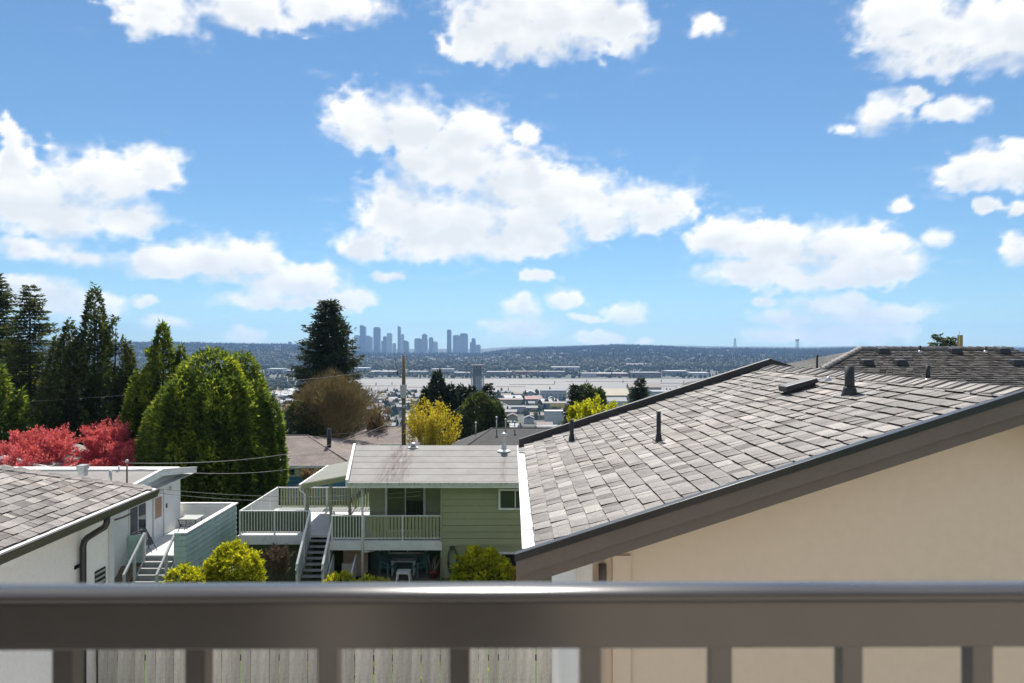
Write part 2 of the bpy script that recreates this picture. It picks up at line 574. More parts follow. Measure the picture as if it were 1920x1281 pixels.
# ================================================================== FAR WOODS (one mass)
def forest(X, Y, h, r, kind, tint):
    """kind 0 conifer cone, 1 round crown; low polygon trees joined in one mesh"""
    Z = ground(X, Y); n = len(X)
    tris = []; tt = []
    for k in (0, 1):
        s = np.where(kind == k)[0]
        if not len(s): continue
        m = len(s); K = 5
        ang = rng.uniform(0, 6.28, m)[:, None] + np.arange(K) * 2 * math.pi / K
        rr = r[s][:, None] * rng.uniform(.7, 1.25, (m, K))
        B = np.stack([X[s][:, None] + np.cos(ang) * rr, Y[s][:, None] + np.sin(ang) * rr, np.repeat((Z[s] + h[s] * (.08 if k == 0 else .5))[:, None], K, 1) + rng.uniform(-.1, .1, (m, K)) * h[s][:, None]], -1)
        top = np.stack([X[s] + rng.normal(0, .1, m) * r[s], Y[s], Z[s] + h[s]], -1)
        bot = np.stack([X[s], Y[s], Z[s] - 1], -1)
        if k == 0:
            a = np.stack([B, np.roll(B, -1, 1), np.repeat(top[:, None], K, 1)], 2)
            tris.append(a.reshape(-1, 3)); tt.append(np.repeat(tint[s], K))
        else:
            U = B.copy(); c = np.stack([X[s], Y[s]], -1)[:, None]
            U[:, :, :2] = c + (U[:, :, :2] - c) * .68; U[:, :, 2] += h[s][:, None] * .3
            D = B.copy(); D[:, :, :2] = c + (D[:, :, :2] - c) * .7; D[:, :, 2] = (Z[s])[:, None]
            for lo, hi in ((D, B), (B, U)):
                a1 = np.stack([lo, np.roll(lo, -1, 1), hi], 2); a2 = np.stack([np.roll(lo, -1, 1), np.roll(hi, -1, 1), hi], 2)
                tris += [a1.reshape(-1, 3), a2.reshape(-1, 3)]; tt += [np.repeat(tint[s], K)] * 2
            a = np.stack([U, np.roll(U, -1, 1), np.repeat(top[:, None], K, 1)], 2)
            tris.append(a.reshape(-1, 3)); tt.append(np.repeat(tint[s], K))
    return np.concatenate(tris), np.clip(np.concatenate(tt) + rng.normal(0, .06, sum(len(q) for q in tt)), 0, 1)


far_leaf = leaf_mat('far_foliage', ((0.008, 0.015, 0.010), (0.03, 0.042, 0.018), (0.13, 0.125, 0.06)), 0.1, 0.8, 0.002)


def build_far_woods():
    n = 34000
    Y = 2650 + (5350 - 2650) * rng.uniform(0, 1, n) ** 0.8
    X = rng.uniform(-1, 1, n) * Y * 0.76
    den = fbm(X / 260, Y / 330, 4)
    px = 960 + X / Y * F
    keep = (den > -0.32) | (Y > 4900)
    keep &= ~((px > 640) & (px < 905) & (Y > 4700) & (rng.uniform(size=n) < .6))
    X = X[keep]; Y = Y[keep]; den = den[keep]; n = len(X); px = px[keep]
    up = sstep(3300, 4700, Y)
    con = rng.uniform(size=n) < (0.22 + 0.75 * up + .35 * sstep(900, 1150, px))
    h = np.where(con, rng.uniform(13, 25, n), rng.uniform(9, 16, n)); r = np.where(con, rng.uniform(3.5, 6.5, n), rng.uniform(5, 9, n))
    tn = np.where(con, rng.uniform(0, .28, n), rng.uniform(.25, .8, n) + .3 * fbm(X / 150, Y / 200, 2))
    V, t = forest(X, Y, h, r, np.where(con, 0, 1), tn)
    n = 3200                                    # jagged crest of tall conifers
    Yr = rng.uniform(5050, 5260, n); Xr = rng.uniform(-1, 1, n) * Yr * .76; pr_ = 960 + Xr / Yr * F
    kp = (fbm(Xr / 120, Yr / 300, 3) > -.25) & ~((pr_ > 655) & (pr_ < 900) & (rng.uniform(size=n) < .7)); Xr = Xr[kp]; Yr = Yr[kp]; n = len(Xr)
    V2, t2 = forest(Xr, Yr, rng.uniform(15, 26, n) + 8 * np.abs(fbm(Xr / 60, Yr / 60, 2)), rng.uniform(3, 6, n), np.zeros(n, int), rng.uniform(0, .22, n))
    n = 5200                                    # pale budding trees along the foot of the slope
    Yr = rng.uniform(2300, 3150, n); Xr = rng.uniform(-1, 1, n) * Yr * .7; kp = fbm(Xr / 130 + 3, Yr / 200, 3) > -.28; Xr = Xr[kp]; Yr = Yr[kp]; n = len(Xr)
    V3, t3 = forest(Xr, Yr, rng.uniform(9, 17, n), rng.uniform(5, 10, n), (rng.uniform(size=n) > .2).astype(int), np.clip(.55 + .5 * fbm(Xr / 160, Yr / 160, 2) + rng.normal(0, .15, n), .1, 1))
    V = np.concatenate([V, V2, V3]); t = np.concatenate([t, t2, t3])
    tag(link('far_woods', fast_mesh('far_woods', V, 3, t, False, far_leaf)), 'mass of conifers and bare trees covering the far ridge beyond the river', 'woods', kind='stuff')
    # scrub and street trees of the flats, both banks
    n = 12000
    Y = np.concatenate([rng.uniform(500, 1285, n // 2), rng.uniform(1815, 2700, n // 2)]); X = rng.uniform(-1, 1, n) * Y * 0.6
    keep = fbm(X / 90 + 5, Y / 140, 4) > np.where(Y < 1500, -0.04, -0.2)
    X = X[keep]; Y = Y[keep]; n = len(X)
    con = rng.uniform(size=n) < .25
    V, t = forest(X, Y, np.where(con, rng.uniform(7, 15, n), rng.uniform(4, 10, n)), rng.uniform(2, 5, n), np.where(con, 0, 1), np.where(con, rng.uniform(0, .25, n), rng.uniform(.3, 1, n)))
    tag(link('trees_of_the_flats', fast_mesh('trees_of_the_flats', V, 3, t, False, far_leaf)), 'scattered street trees and scrub over the river flats', 'trees', kind='stuff')
    # wooded ground on the far left bank where the river bends out of sight
    n = 1500
    X = rng.uniform(-1300, -420, n); Y = rng.uniform(1300, 1700, n)
    keep = fbm(X / 80, Y / 120, 3) > -.15; X = X[keep]; Y = Y[keep]; n = len(X)
    V, t = forest(X, Y, rng.uniform(5, 12, n), rng.uniform(3, 6, n), np.ones(n, int), rng.uniform(.3, .9, n))
    tag(link('riverside_scrub', fast_mesh('riverside_scrub', V, 3, t, False, far_leaf)), 'olive scrub on the low land beside the river bend', 'scrub', kind='stuff')


build_far_woods()

# ================================================================== HAZE
hz = MB().box(-9900, 9900, -90, 9700, -94.5, 215)
ho = hz.build('haze', None, None, 'thin blue haze lying over the whole valley', 'haze', kind='stuff')
hm = bpy.data.materials.new('haze_air'); hm.use_nodes = True
ht = hm.node_tree; ht.nodes.clear()
hv = ht.nodes.new('ShaderNodeVolumePrincipled'); hout = ht.nodes.new('ShaderNodeOutputMaterial')
hv.inputs['Color'].default_value = (0.36, 0.60, 1.0, 1)
hv.inputs['Density'].default_value = 0.00007
hv.inputs['Anisotropy'].default_value = 0.2
ht.links.new(hv.outputs[0], hout.inputs['Volume'])
ho.data.materials.append(hm)

# ================================================================== FAR SKYLINE
tower_glass = pm('tower_cladding', (0.20, 0.22, 0.25), 0.4, .1, .01)
tower_pale = pm('tower_concrete', (0.42, 0.42, 0.42), 0.7, .1, .01)
tower_dark = pm('tower_dark_glass', (0.08, 0.10, 0.13), 0.25, .1, .01)


def tower(x0, x1, top, lab, mat=tower_glass, style='flat', base=668, Y=6000):
    a = P(x0, base, Y); b = P(x1, top, Y)
    w = b[0] - a[0]; d = min(w, 45); z0 = float(ground(a[0], Y)) - 5; z1 = b[2]
    cx = (a[0] + b[0]) / 2
    e = empty('apartment_tower', (cx, Y, z0), lab, 'tower', 'towers of the far skyline')
    m = MB()
    H = z1 - z0
    if style == 'flat':
        m.box(a[0], b[0], Y, Y + d, z0, z1 - 7)
        c = MB().box(cx - w * .42, cx + w * .36, Y + d * .2, Y + d * .8, z1 - 7, z1)
    elif style == 'step':
        m.box(a[0], b[0], Y, Y + d, z0, z0 + H * .74)
        c = MB().box(a[0] + w * .28, b[0] - w * .05, Y + 2, Y + d - 2, z0 + H * .74, z1 - 8).box(a[0] + w * .4, b[0] - w * .2, Y + 4, Y + d - 4, z1 - 8, z1)
    elif style == 'round':
        m.box(a[0], b[0], Y, Y + d, z0, z1 - 9)
        c = MB().prism([(a[0] + w * .06, z1 - 9), (b[0] - w * .06, z1 - 9), (b[0] - w * .12, z1 - 3), (cx + w * .26, z1), (cx - w * .26, z1), (a[0] + w * .12, z1 - 3)], 'y', Y + 2, Y + d - 2)
    else:     # slant
        m.prism([(a[0], z0), (b[0], z0), (b[0], z1 - 14), (a[0] + w * .7, z1 - 4), (a[0], z1 - 4)], 'y', Y, Y + d)
        c = MB().box(a[0], a[0] + w * .5, Y + 2, Y + d - 2, z1 - 4, z1)
    m.build('shaft', mat, e); c.build('crown', mat, e)
    bal = MB()
    for k in range(1, int(H / 9)):
        if style in ('flat', 'step') and k * 9 < H * .7:
            bal.box(a[0] - .8, b[0] + .8, Y - 1.2, Y - .02, z0 + k * 9, z0 + k * 9 + 1.4)
    if bal.v: bal.build('balcony_bands', tower_pale, e, kind='stuff')
    return e


for args in [
    (664, 673, 628, 'short pale tower with flat cap at the left end of the skyline', tower_pale, 'flat'),
    (674.5, 685, 609.5, 'tallest broad dark slab tower of the skyline', tower_dark, 'slant'),
    (686, 697, 629, 'wide grey tower with sloped shoulder right of the tallest dark slab', tower_glass, 'slant'),
    (700, 712.5, 613, 'tall dark tower with chamfered rounded crown', tower_dark, 'round'),
    (715, 725, 630, 'stepped mid height dark tower beside a slim pale one', tower_dark, 'step'),
    (725, 734, 624, 'slim pale tower with small roof cap between stepped dark tower and low block', tower_pale, 'flat'),
    (736, 742, 643, 'lowest little pale block among the skyline towers', tower_pale, 'flat'),
    (745.5, 751, 611, 'needle thin tall tower with slanted top', tower_glass, 'slant'),
    (752, 757, 626, 'thin pale tower close behind the needle thin one', tower_pale, 'flat'),
    (756.5, 766, 638, 'squat dark tower with sloped shoulder beside the needle tower', tower_dark, 'slant'),
    (777, 789, 634, 'grey shoulder tower joined to a bulky stepped tower', tower_glass, 'flat'),
    (787, 801, 625.5, 'bulky stepped grey tower in the middle of the skyline', tower_glass, 'step'),
    (804, 812, 632, 'grey tower with rounded crown behind a lower block', tower_glass, 'round'),
    (810, 820, 640, 'low wide grey block right of the rounded crown tower', tower_pale, 'flat'),
    (838, 846, 617.5, 'lone tall slender tower with rounded top', tower_dark, 'round'),
    (849, 862, 628, 'broad flat topped tower right of the lone slender one', tower_glass, 'flat'),
    (862, 877, 624.5, 'broad tower with peaked round crown next to flat topped one', tower_glass, 'round'),
    (881, 892, 633.5, 'stepped dark tower at the right end of the skyline', tower_dark, 'step'),
    (892, 901, 646, 'low grey block at the right foot of the skyline', tower_glass, 'flat'),
    (648, 653, 631, 'slim tower half hidden by the tall fir', tower_glass, 'flat'),
    (540, 546, 640, 'round topped tower alone on the ridge left of the fir', tower_glass, 'round')]:
    tower(*args)

# mast and water tower on the right-hand ridge
Ym = 5100
e = empty('lattice_mast', (P(1378, 650, Ym)[0], Ym, float(ground(P(1378, 650, Ym)[0], Ym))), 'tapering lattice mast on the far ridge', 'mast')
m = MB(); bx, _, bz = P(1378, 652, Ym); tz = P(1378, 634, Ym)[2]
bz = min(bz, float(ground(bx, Ym)))
for s1 in (-1, 1):
    for s2 in (-1, 1):
        MB().bar((bx + s1 * 9, Ym + s2 * 9, bz), (bx + s1 * 2.5, Ym + s2 * 2.5, tz), 2.2, 2.2).build('leg', tower_pale, e)
m = MB()
for k in range(6):
    q = k / 6; r0 = 9 - 6.5 * q; z = bz + (tz - bz) * q
    m.bar((bx - r0, Ym - r0, z), (bx + r0, Ym - r0, z + 9), 1.2, 1.2).bar((bx + r0, Ym - r0, z), (bx - r0, Ym - r0, z + 9), 1.2, 1.2)
m.build('lattice_bracing', tower_pale, e)
wx, _, wt = P(1495, 635, Ym); wz = float(ground(wx, Ym))
e = empty('water_tower', (wx, Ym, wz), 'water tower with flat tank on legs above the far ridge', 'water tower')
MB().lathe((wx, Ym, wt - 14), [(6, 0), (13, 3), (14, 9), (11, 13), (3, 14)], 14).build('tank', tower_pale, e)
for k in range(6):
    a = k * math.pi / 3
    MB().tube([(wx + 10 * math.cos(a), Ym + 10 * math.sin(a), wz - 2), (wx + 9 * math.cos(a), Ym + 9 * math.sin(a), wt - 12)], 1.5, 6).build('leg', tower_pale, e)

# ================================================================== TOWN ON THE FLATS
far_cols = {'white': (.40, .40, .40), 'grey': (.20, .20, .21), 'blue': (.09, .14, .30), 'cream': (.32, .27, .19), 'brown': (.17, .12, .10), 'red': (.25, .085, .07), 'slate': (.13, .14, .16), 'yellow': (.62, .48, .05)}
FM = {k: pm('far_' + k, v, .7, .1, .02) for k, v in far_cols.items()}
far_glass = glass_mat('far_window_glass', (.03, .04, .05), .2)


def shed(x0, x1, ytop, Y, depth, wall, roof, lab, cat='warehouse', group=None, gable=False, bands=0, name='warehouse', H=None):
    a = P(x0, ytop, Y); b = P(x1, ytop, Y); cx = (a[0] + b[0]) / 2
    z0 = float(ground(cx, Y)) - 1; z1 = a[2] if H is None else z0 + 1 + H
    z1 = max(z1, z0 + 4.5)
    e = empty(name, (cx, Y, z0), lab, cat, group)
    MB().box(a[0], b[0], Y, Y + depth, z0, z1).build('wall', FM[wall], e)
    if gable:
        MB().prism([(Y - .8, z1), (Y + depth + .8, z1), (Y + depth / 2, z1 + depth * .2)], 'x', a[0] - .8, b[0] + .8).build('roof', FM[roof], e)
    else:
        MB().box(a[0] - .5, b[0] + .5, Y - .5, Y + depth + .5, z1, z1 + .9).build('roof', FM[roof], e)
    for k in range(bands):
        zz = z0 + 1.8 + k * 3.2
        if zz + 1.4 > z1: break
        w = b[0] - a[0]; n = max(2, int(w / 6))
        for q in range(n):
            MB().box(a[0] + w * (q + .2) / n, a[0] + w * (q + .8) / n, Y - .15, Y - .01, zz, zz + 1.5).build('window', far_glass, e)
    return e


for a in [
    (700, 752, 760, 1080, 45, 'white', 'grey', 'long white warehouse behind the utility pole', 'warehouse', None, False, 1),
    (664, 712, 772, 960, 40, 'grey', 'white', 'low grey shed with white roof left of the utility pole', 'warehouse', None, False, 0),
    (775, 800, 752, 1130, 35, 'white', 'white', 'small white block near the dark conifers', 'building', None, False, 1),
    (933, 981, 750, 1000, 26, 'cream', 'brown', 'cream flat roofed building beside the construction tower', 'building', None, False, 1),
    (928, 985, 764, 900, 20, 'white', 'slate', 'white building with dark window row below the cream one', 'building', None, False, 1),
    (1014, 1062, 733, 1120, 30, 'white', 'slate', 'white apartment block with dark window bays near the river', 'apartments', None, False, 3),
    (1018, 1060, 757, 900, 24, 'blue', 'brown', 'blue store building with brown roof', 'store', None, False, 1),
    (1022, 1056, 772, 760, 14, 'white', 'white', 'low white annex below the blue store', 'building', None, False, 0),
    (1100, 1128, 730, 1150, 34, 'grey', 'grey', 'grey block behind the small dark conifer', 'building', None, False, 1),
    (1135, 1180, 741, 1010, 40, 'cream', 'cream', 'cream gabled hall behind the yellow green tree', 'hall', None, True, 1),
    (1140, 1175, 752, 880, 20, 'white', 'grey', 'white and grey hall under the cream gable', 'hall', None, True, 1),
    (1225, 1300, 735, 1120, 40, 'white', 'grey', 'long white depot right of the lone dark spruce', 'warehouse', None, False, 1),
    (1180, 1240, 726, 1230, 30, 'cream', 'brown', 'brown roofed shed on the river bank', 'shed', None, True, 0),
    (1275, 1330, 728, 1200, 30, 'grey', 'white', 'grey depot with pale roof near the water', 'warehouse', None, False, 0),
    (905, 945, 741, 1180, 30, 'white', 'grey', 'white terrace beside the foot of the construction tower', 'building', None, False, 2),
    (520, 556, 753, 1000, 40, 'white', 'white', 'white warehouse seen between the cedar and the bare tree', 'warehouse', None, False, 0),
    (505, 550, 742, 1120, 40, 'grey', 'white', 'grey warehouse behind the white one left of the fir', 'warehouse', None, False, 0),
    (985, 1012, 748, 1060, 20, 'brown', 'red', 'small red roofed building near the yellow sign', 'building', None, True, 1),
    (700, 735, 745, 1170, 30, 'white', 'white', 'white shed on the near river bank left of the pole', 'shed', None, False, 0)]:
    shed(*a)

# yellow store sign board
a = P(1045, 765, 895)
e = empty('store_sign', (a[0], 894, float(ground(a[0], 895))), 'yellow sign board standing before the blue store', 'sign')
MB().box(a[0] - 9, a[0] + 9, 893.2, 894, a[2] - 1.5, a[2] + 4.5).build('board', FM['yellow'], e)
for q in (-6, 6):
    MB().box(a[0] + q - .4, a[0] + q + .4, 894.01, 894.5, float(ground(a[0], 895)) - 1, a[2] - 1).build('post', FM['grey'], e)

# repeated small houses and sheds of the flats
def small_house(name, wall, roof, w, d, h, lab, cat, grp):
    e = empty(name, (0, 0, 0), lab, cat, grp)
    MB().box(-w / 2, w / 2, -d / 2, d / 2, -2, h).build('wall', FM[wall], e)
    MB().prism([(-d / 2 - .6, h), (d / 2 + .6, h), (0, h + d * .24)], 'x', -w / 2 - .5, w / 2 + .5).build('roof', FM[roof], e)
    for q in (-.3, .05, .3):
        MB().box(w * q - .9, w * q + .9, -d / 2 - .12, -d / 2 - .01, h * .35, h * .75).build('window', far_glass, e)
    return e


protos = [small_house('town_house', 'white', 'slate', 13, 10, 5.5, 'small white house with slate roof on the river flats', 'house', 'white slate roofed houses of the flats'),
          small_house('town_house', 'cream', 'brown', 15, 11, 5, 'small cream house with brown roof on the river flats', 'house', 'cream brown roofed houses of the flats'),
          small_house('town_house', 'grey', 'grey', 14, 10, 6, 'small grey house with grey roof on the river flats', 'house', 'grey houses of the flats'),
          small_house('town_house', 'white', 'white', 26, 16, 6, 'small white shed with pale roof on the river flats', 'shed', 'white sheds of the flats')]
used = [False] * 4
sp = []
for i in range(210):
    for _ in range(30):
        px = random.choice([random.uniform(495, 560), random.uniform(660, 800), random.uniform(930, 1180), random.uniform(660, 1330)])
        Y = random.uniform(560, 1265); X = (px - 960) / F * Y
        if all(abs(X - q[0]) > 17 or abs(Y - q[1]) > 24 for q in sp): break
    sp.append((X, Y)); k = random.choice([0, 0, 1, 1, 2, 2, 3])
    loc = (X, Y, float(ground(X, Y)))
    if not used[k]:
        used[k] = True; protos[k].location = loc
    else:
        dup(protos[k], loc, rotz=random.choice([0, 0, 1.57, .3, -.25]))

# far bank: mills and warehouses
mills = []
for i, (x0, x1, yt, Y, w, r, lab) in enumerate([
    (660, 690, 696, 2150, 'white', 'white', 'white roofed mill on the far bank beside the fir'), (693, 740, 700, 1950, 'grey', 'white', 'long grey mill with white roof on the far bank left of the pole'),
    (765, 800, 699, 1980, 'grey', 'grey', 'grey shed on the far bank right of the pole'), (808, 850, 697, 2080, 'white', 'grey', 'pale shed row on the far bank above the dark conifers'),
    (852, 880, 701, 1900, 'brown', 'grey', 'brown shed on the far bank left of the construction tower'), (912, 960, 700, 1930, 'slate', 'grey', 'dark shed on the far bank right of the construction tower'),
    (965, 1010, 698, 1990, 'red', 'brown', 'red and brown mill on the far bank'), (1012, 1060, 702, 1870, 'slate', 'slate', 'low dark shed at the far water edge'),
    (1035, 1088, 695, 2250, 'white', 'white', 'long white roofed shed behind the far bank mills'), (1092, 1118, 704, 1850, 'white', 'grey', 'white shed with grey roof at the far water edge'),
    (1118, 1178, 703, 1880, 'red', 'white', 'long shed with red wall on the far bank'), (1175, 1222, 690, 2500, 'white', 'white', 'pale blue white hall at the foot of the wooded ridge'),
    (1185, 1240, 706, 1840, 'brown', 'grey', 'brown wharf shed at the far water edge'), (1250, 1290, 701, 1930, 'grey', 'white', 'grey shed with bright roof on the far bank right of the wharf'),
    (1270, 1300, 686, 2700, 'white', 'white', 'pale hall high at the foot of the ridge'), (1295, 1330, 704, 1880, 'white', 'white', 'white domed depot on the far bank near the roof edge'),
    (500, 530, 697, 2150, 'white', 'white', 'white mill on the far bank left of the fir'), (532, 562, 700, 1980, 'grey', 'white', 'grey mill on the far bank behind the fir edge')]):
    shed(x0, x1, yt, Y, 50, w, r, lab, 'mill', 'mills along the far bank', name='mill_shed', H=random.uniform(7, 12))

# houses sprinkled over the far slope
hp = [small_house('hill_house', 'white', 'slate', 14, 10, 7, 'small pale house among trees on the far slope', 'house', 'houses on the far slope')]
for i in range(150):
    Y = random.uniform(2900, 4500); px = random.choice([random.uniform(240, 560), random.uniform(660, 960), random.uniform(960, 1480)]); X = (px - 960) / F * Y
    z = float(ground(X, Y)) + random.uniform(0, 7)
    z = float(ground(X, Y))
    if i == 0: hp[0].location = (X, Y, z)
    else: dup(hp[0], (X, Y, z), scale=(random.uniform(.8, 1.6), 1, random.uniform(1, 2.0)))

# log booms and pilings in the river
logm = pm('boom_timber', (.22, .13, .09), .9, .2, .1)
for px0, px1, py in [(672, 745, 723.5), (765, 880, 726), (800, 860, 730), (955, 1040, 721), (930, 985, 725), (1060, 1190, 715), (1175, 1300, 719), (1190, 1320, 724)]:
    Y = 89.9 / ((py - 640) / F)
    m = MB(); x0 = (px0 - 960) / F * Y; x1 = (px1 - 960) / F * Y; x = x0
    while x < x1:
        L = random.uniform(12, 22); m.tube([(x, Y + random.uniform(-.5, .5), -89.6), (min(x + L, x1 + .5), Y + random.uniform(-.5, .5), -89.6)], .55, 5); x += L + .6
    m.build('log_boom', logm, None, 'thin brown line of boom logs floating on the river', 'log boom', 'log booms on the river')
for px, py in [(705, 722), (735, 721), (846, 719), (1040, 719), (1100, 716), (1168, 717), (1200, 721), (1240, 716), (1282, 719)]:
    Y = 89.9 / ((py - 640) / F); x = (px - 960) / F * Y
    m = MB()
    for q in range(3): m.tube([(x + q * .8 - .8, Y + (q % 2) * .8, -92), (x + (q - 1) * .3, Y + .3, -84.5 + q * .3)], .4, 6)
    m.build('dolphin_piling', logm, None, 'cluster of timber piles standing in the river', 'piling', 'pilings in the river')

# construction tower near the river
Yc = 1215
x0 = P(883, 0, Yc)[0]; x1 = P(907, 0, Yc)[0]; zt = P(0, 684, Yc)[2]; z0 = float(ground(x0, Yc))
e = empty('unfinished_tower', ((x0 + x1) / 2, Yc, z0), 'concrete tower under construction rising on the near river bank', 'tower')
nf = 17; fh = (zt - z0) / nf
for k in range(nf + 1):
    MB().box(x0 - .4, x1 + .4, Yc - .7, Yc + 20, z0 + k * fh - .6, z0 + k * fh).build('floor_slab', FM['grey'], e)
m = MB()
MB().box(x0 + 4, x1 - 4, Yc + 5, Yc + 15, z0, zt - .61).build('core', FM['slate'], e)
for q in range(7):
    xx = x0 + (x1 - x0 - .9) * q / 6
    MB().box(xx, xx + .9, Yc + .3, Yc + 1.2, z0, zt - .61).build('column', FM['grey'], e)
for k in range(nf - 6):
    for q in range(6):
        xa = x0 + (x1 - x0 - .9) * q / 6 + .95
        if q in (2, 3, 4): MB().box(xa, xa + 2.2, Yc + .5, Yc + .8, z0 + k * fh + .05, z0 + (k + 1) * fh - .65).build('facade_panel', FM['white'], e)
for q in range(5):
    xx = x0 + 1 + q * 4.5
    MB().bar((xx, Yc + 3, zt), (xx + random.uniform(-1, 3), Yc + 3, zt + random.uniform(2, 5)), .5, .5).build('formwork_prop', FM['red'], e)
MB().box(x0 - 1.5, x1 + 1.5, Yc - 1.2, Yc - .3, zt - 1.6, zt - .4).build('safety_screen', FM['red'], e)

# ================================================================== NEAR MATERIALS
def shingle_mat(name, dark, light, warm=(1.04, 1.0, .95)):
    t = NT(name)
    at = t.n('Attribute'); at.attribute_name = 'tint'
    edge = t.rng(at.outputs['Fac'], -.5, 0, .16, 1)
    v = t.math('ADD', at.outputs['Fac'], t.rng(t.noise(3.5, 5, .7), .3, .7, -.28, .28), clamp=True)
    c = t.mix(v, dark, light)
    g = t.noise(160, 2, .8)
    c = t.mix(1.0, c, t.mix(t.rng(g, .36, .64), (.62, .62, .64), (1.32, 1.3, 1.27)), 'MULTIPLY')
    c = t.mix(t.rng(t.noise(.8, 4), .4, .7, 0, .4), c, t.mix(1.0, c, (1.12, 1.02, .9), 'MULTIPLY'))
    w = t.rng(t.noise(1.4, 6, .7, stretch=(.5, 3, 3)), .56, .74, 0, .45)
    c = t.mix(w, c, t.mix(1.0, c, (.55, .53, .5), 'MULTIPLY'))
    ce = t.n('CombineColor'); [t.l(edge, ce.inputs[i]) for i in range(3)]
    c = t.mix(1.0, c, ce.outputs[0], 'MULTIPLY')          # black asphalt shows on the cut edges
    t.l(c, t.b.inputs['Base Color']); t.b.inputs['Roughness'].default_value = .92
    t.b.inputs['Specular IOR Level'].default_value = .25
    t.bump(g, .55, .004)
    return t.m


shA = shingle_mat('grey_asphalt_shingle', (.12, .115, .112), (.42, .40, .38))
shB = shingle_mat('brown_grey_asphalt_shingle', (.11, .102, .10), (.40, .375, .355))
beige = pm('beige_stucco', (.73, .595, .45), .9, .025, .3, .02, 14, .25, 90, .003, dirt=(.67, .54, .41), dirt_amt=.2, dscale=.7)
pale_wall = pm('off_white_stucco', (.76, .73, .69), .9, .05, .8, .04, 20, .25, 90, .003, dirt=(.5, .46, .4), dirt_amt=.3)
brown_trim = pm('brown_painted_board', (.135, .108, .09), .55, .08, 1.2, .05, 40, .1, 30, .002, dirt=(.18, .15, .13), dirt_amt=.4)
black_metal = pm('black_coated_metal', (.018, .019, .022), .28, .15, 2, .05, 40)
black_plastic = pm('black_vent_plastic', (.018, .019, .021), .5, .2, 6, .1, 40)
white_metal = pm('white_painted_metal', (.78, .77, .74), .45, .05, 3, .04, 30, dirt=(.45, .42, .38), dirt_amt=.3, dscale=3)
white_paint = pm('white_painted_wood', (.74, .74, .72), .6, .05, 2, .05, 30, dirt=(.4, .38, .34), dirt_amt=.45, dscale=2.2)
grey_paint = pm('pale_grey_painted_wood', (.55, .56, .57), .6, .07, 2, .05, 30, dirt=(.32, .3, .28), dirt_amt=.45, dscale=2)
green_side = pm('sage_green_siding', (.32, .335, .195), .75, .08, .7, .04, 25, rand=.06, dirt=(.19, .2, .12), dirt_amt=.35, dscale=1.2)
green_dark = pm('dark_green_boards', (.13, .15, .085), .75, .1, 1, .05, 25, rand=.08)
teal_side = pm('weathered_turquoise_siding', (.46, .60, .56), .75, .1, 1.2, .06, 25, rand=.06, dirt=(.24, .3, .27), dirt_amt=.6, dscale=2.5, stretch=(1, 1, .4))
roll_roof = NT('grey_rolled_roofing')
_t = roll_roof
_c = _t.mix(_t.rng(_t.noise(1.1, 6, .65), .3, .7), (.20, .19, .18), (.27, .26, .25))
_c = _t.mix(1.0, _c, _t.mix(_t.rng(_t.noise(120, 2), .35, .65), (.85, .85, .85), (1.12, 1.12, 1.12)), 'MULTIPLY')
_tc = _t.n('TexCoord'); _sp = _t.n('SeparateXYZ'); _t.l(_tc.outputs['Object'], _sp.inputs[0])
for cx, w, amt in ((-5.25, .75, .9), (-4.75, .4, .6), (-.38, .2, .6)):       # rusty run-off below the two roof vents
    dx = _t.math('ABSOLUTE', _t.math('SUBTRACT', _sp.outputs[0], cx))
    msk = _t.rng(dx, w, 0.1 * w, 0, 1)
    msk = _t.math('MULTIPLY', msk, _t.rng(_t.noise(3.0, 5, .7, stretch=(3, .35, .35)), .36, .62, 0, amt))
    _c = _t.mix(msk, _c, (.085, .055, .05))
_t.l(_c, _t.b.inputs['Base Color']); _t.b.inputs['Roughness'].default_value = .85
roll_roof = _t.m
deck_vinyl = pm('pale_deck_vinyl', (.60, .60, .60), .6, .06, 1.5, .05, 30, dirt=(.4, .4, .4), dirt_amt=.3)
wood_grey = pm('weathered_cedar_board', (.52, .50, .45), .85, .2, 2.2, .10, 22, .3, 30, .003, stretch=(6, 6, .5), rand=.24, dirt=(.38, .35, .20), dirt_amt=.7, dscale=.9)
wood_dark = pm('dark_weathered_timber', (.12, .10, .08), .9, .2, 3, .1, 30)
pole_wood = pm('creosoted_pole_wood', (.15, .115, .065), .9, .25, 1.5, .12, 12, .3, 20, .01, stretch=(5, 5, .4))
stair_grey = pm('grey_stair_tread', (.30, .30, .30), .7, .1, 2, .05, 30)
glass = glass_mat('window_glass')
dark_glass = glass_mat('dark_door_glass', (.015, .018, .02), .08)
olive_pane = pm('olive_pane_fill', (.10, .12, .05), .8)  # plain olive fill for one sliding door pane
blue_side = pm('bright_blue_siding', (.06, .22, .38), .7, .08, 1, .05, 20, rand=.06)
steel = pm('galvanised_steel', (.5, .5, .5), .4, .15, 4, .08, 30, metal=.7)
wire_mat = pm('wire_insulation', (.30, .29, .27), .6)
wire_dark = pm('dark_wire', (.03, .03, .03), .6)
terracotta = pm('red_clay_pot', (.30, .06, .05), .7)
rubber = pm('green_hose_rubber', (.03, .075, .05), .5)
chair_teal = pm('blue_green_plastic', (.10, .20, .20), .4)
white_plastic = pm('white_plastic', (.75, .75, .73), .4)


def basis(u, v):
    u = Vector(u).normalized(); v = Vector(v).normalized(); n = u.cross(v)
    return Matrix((u, v, n)).transposed().to_4x4()


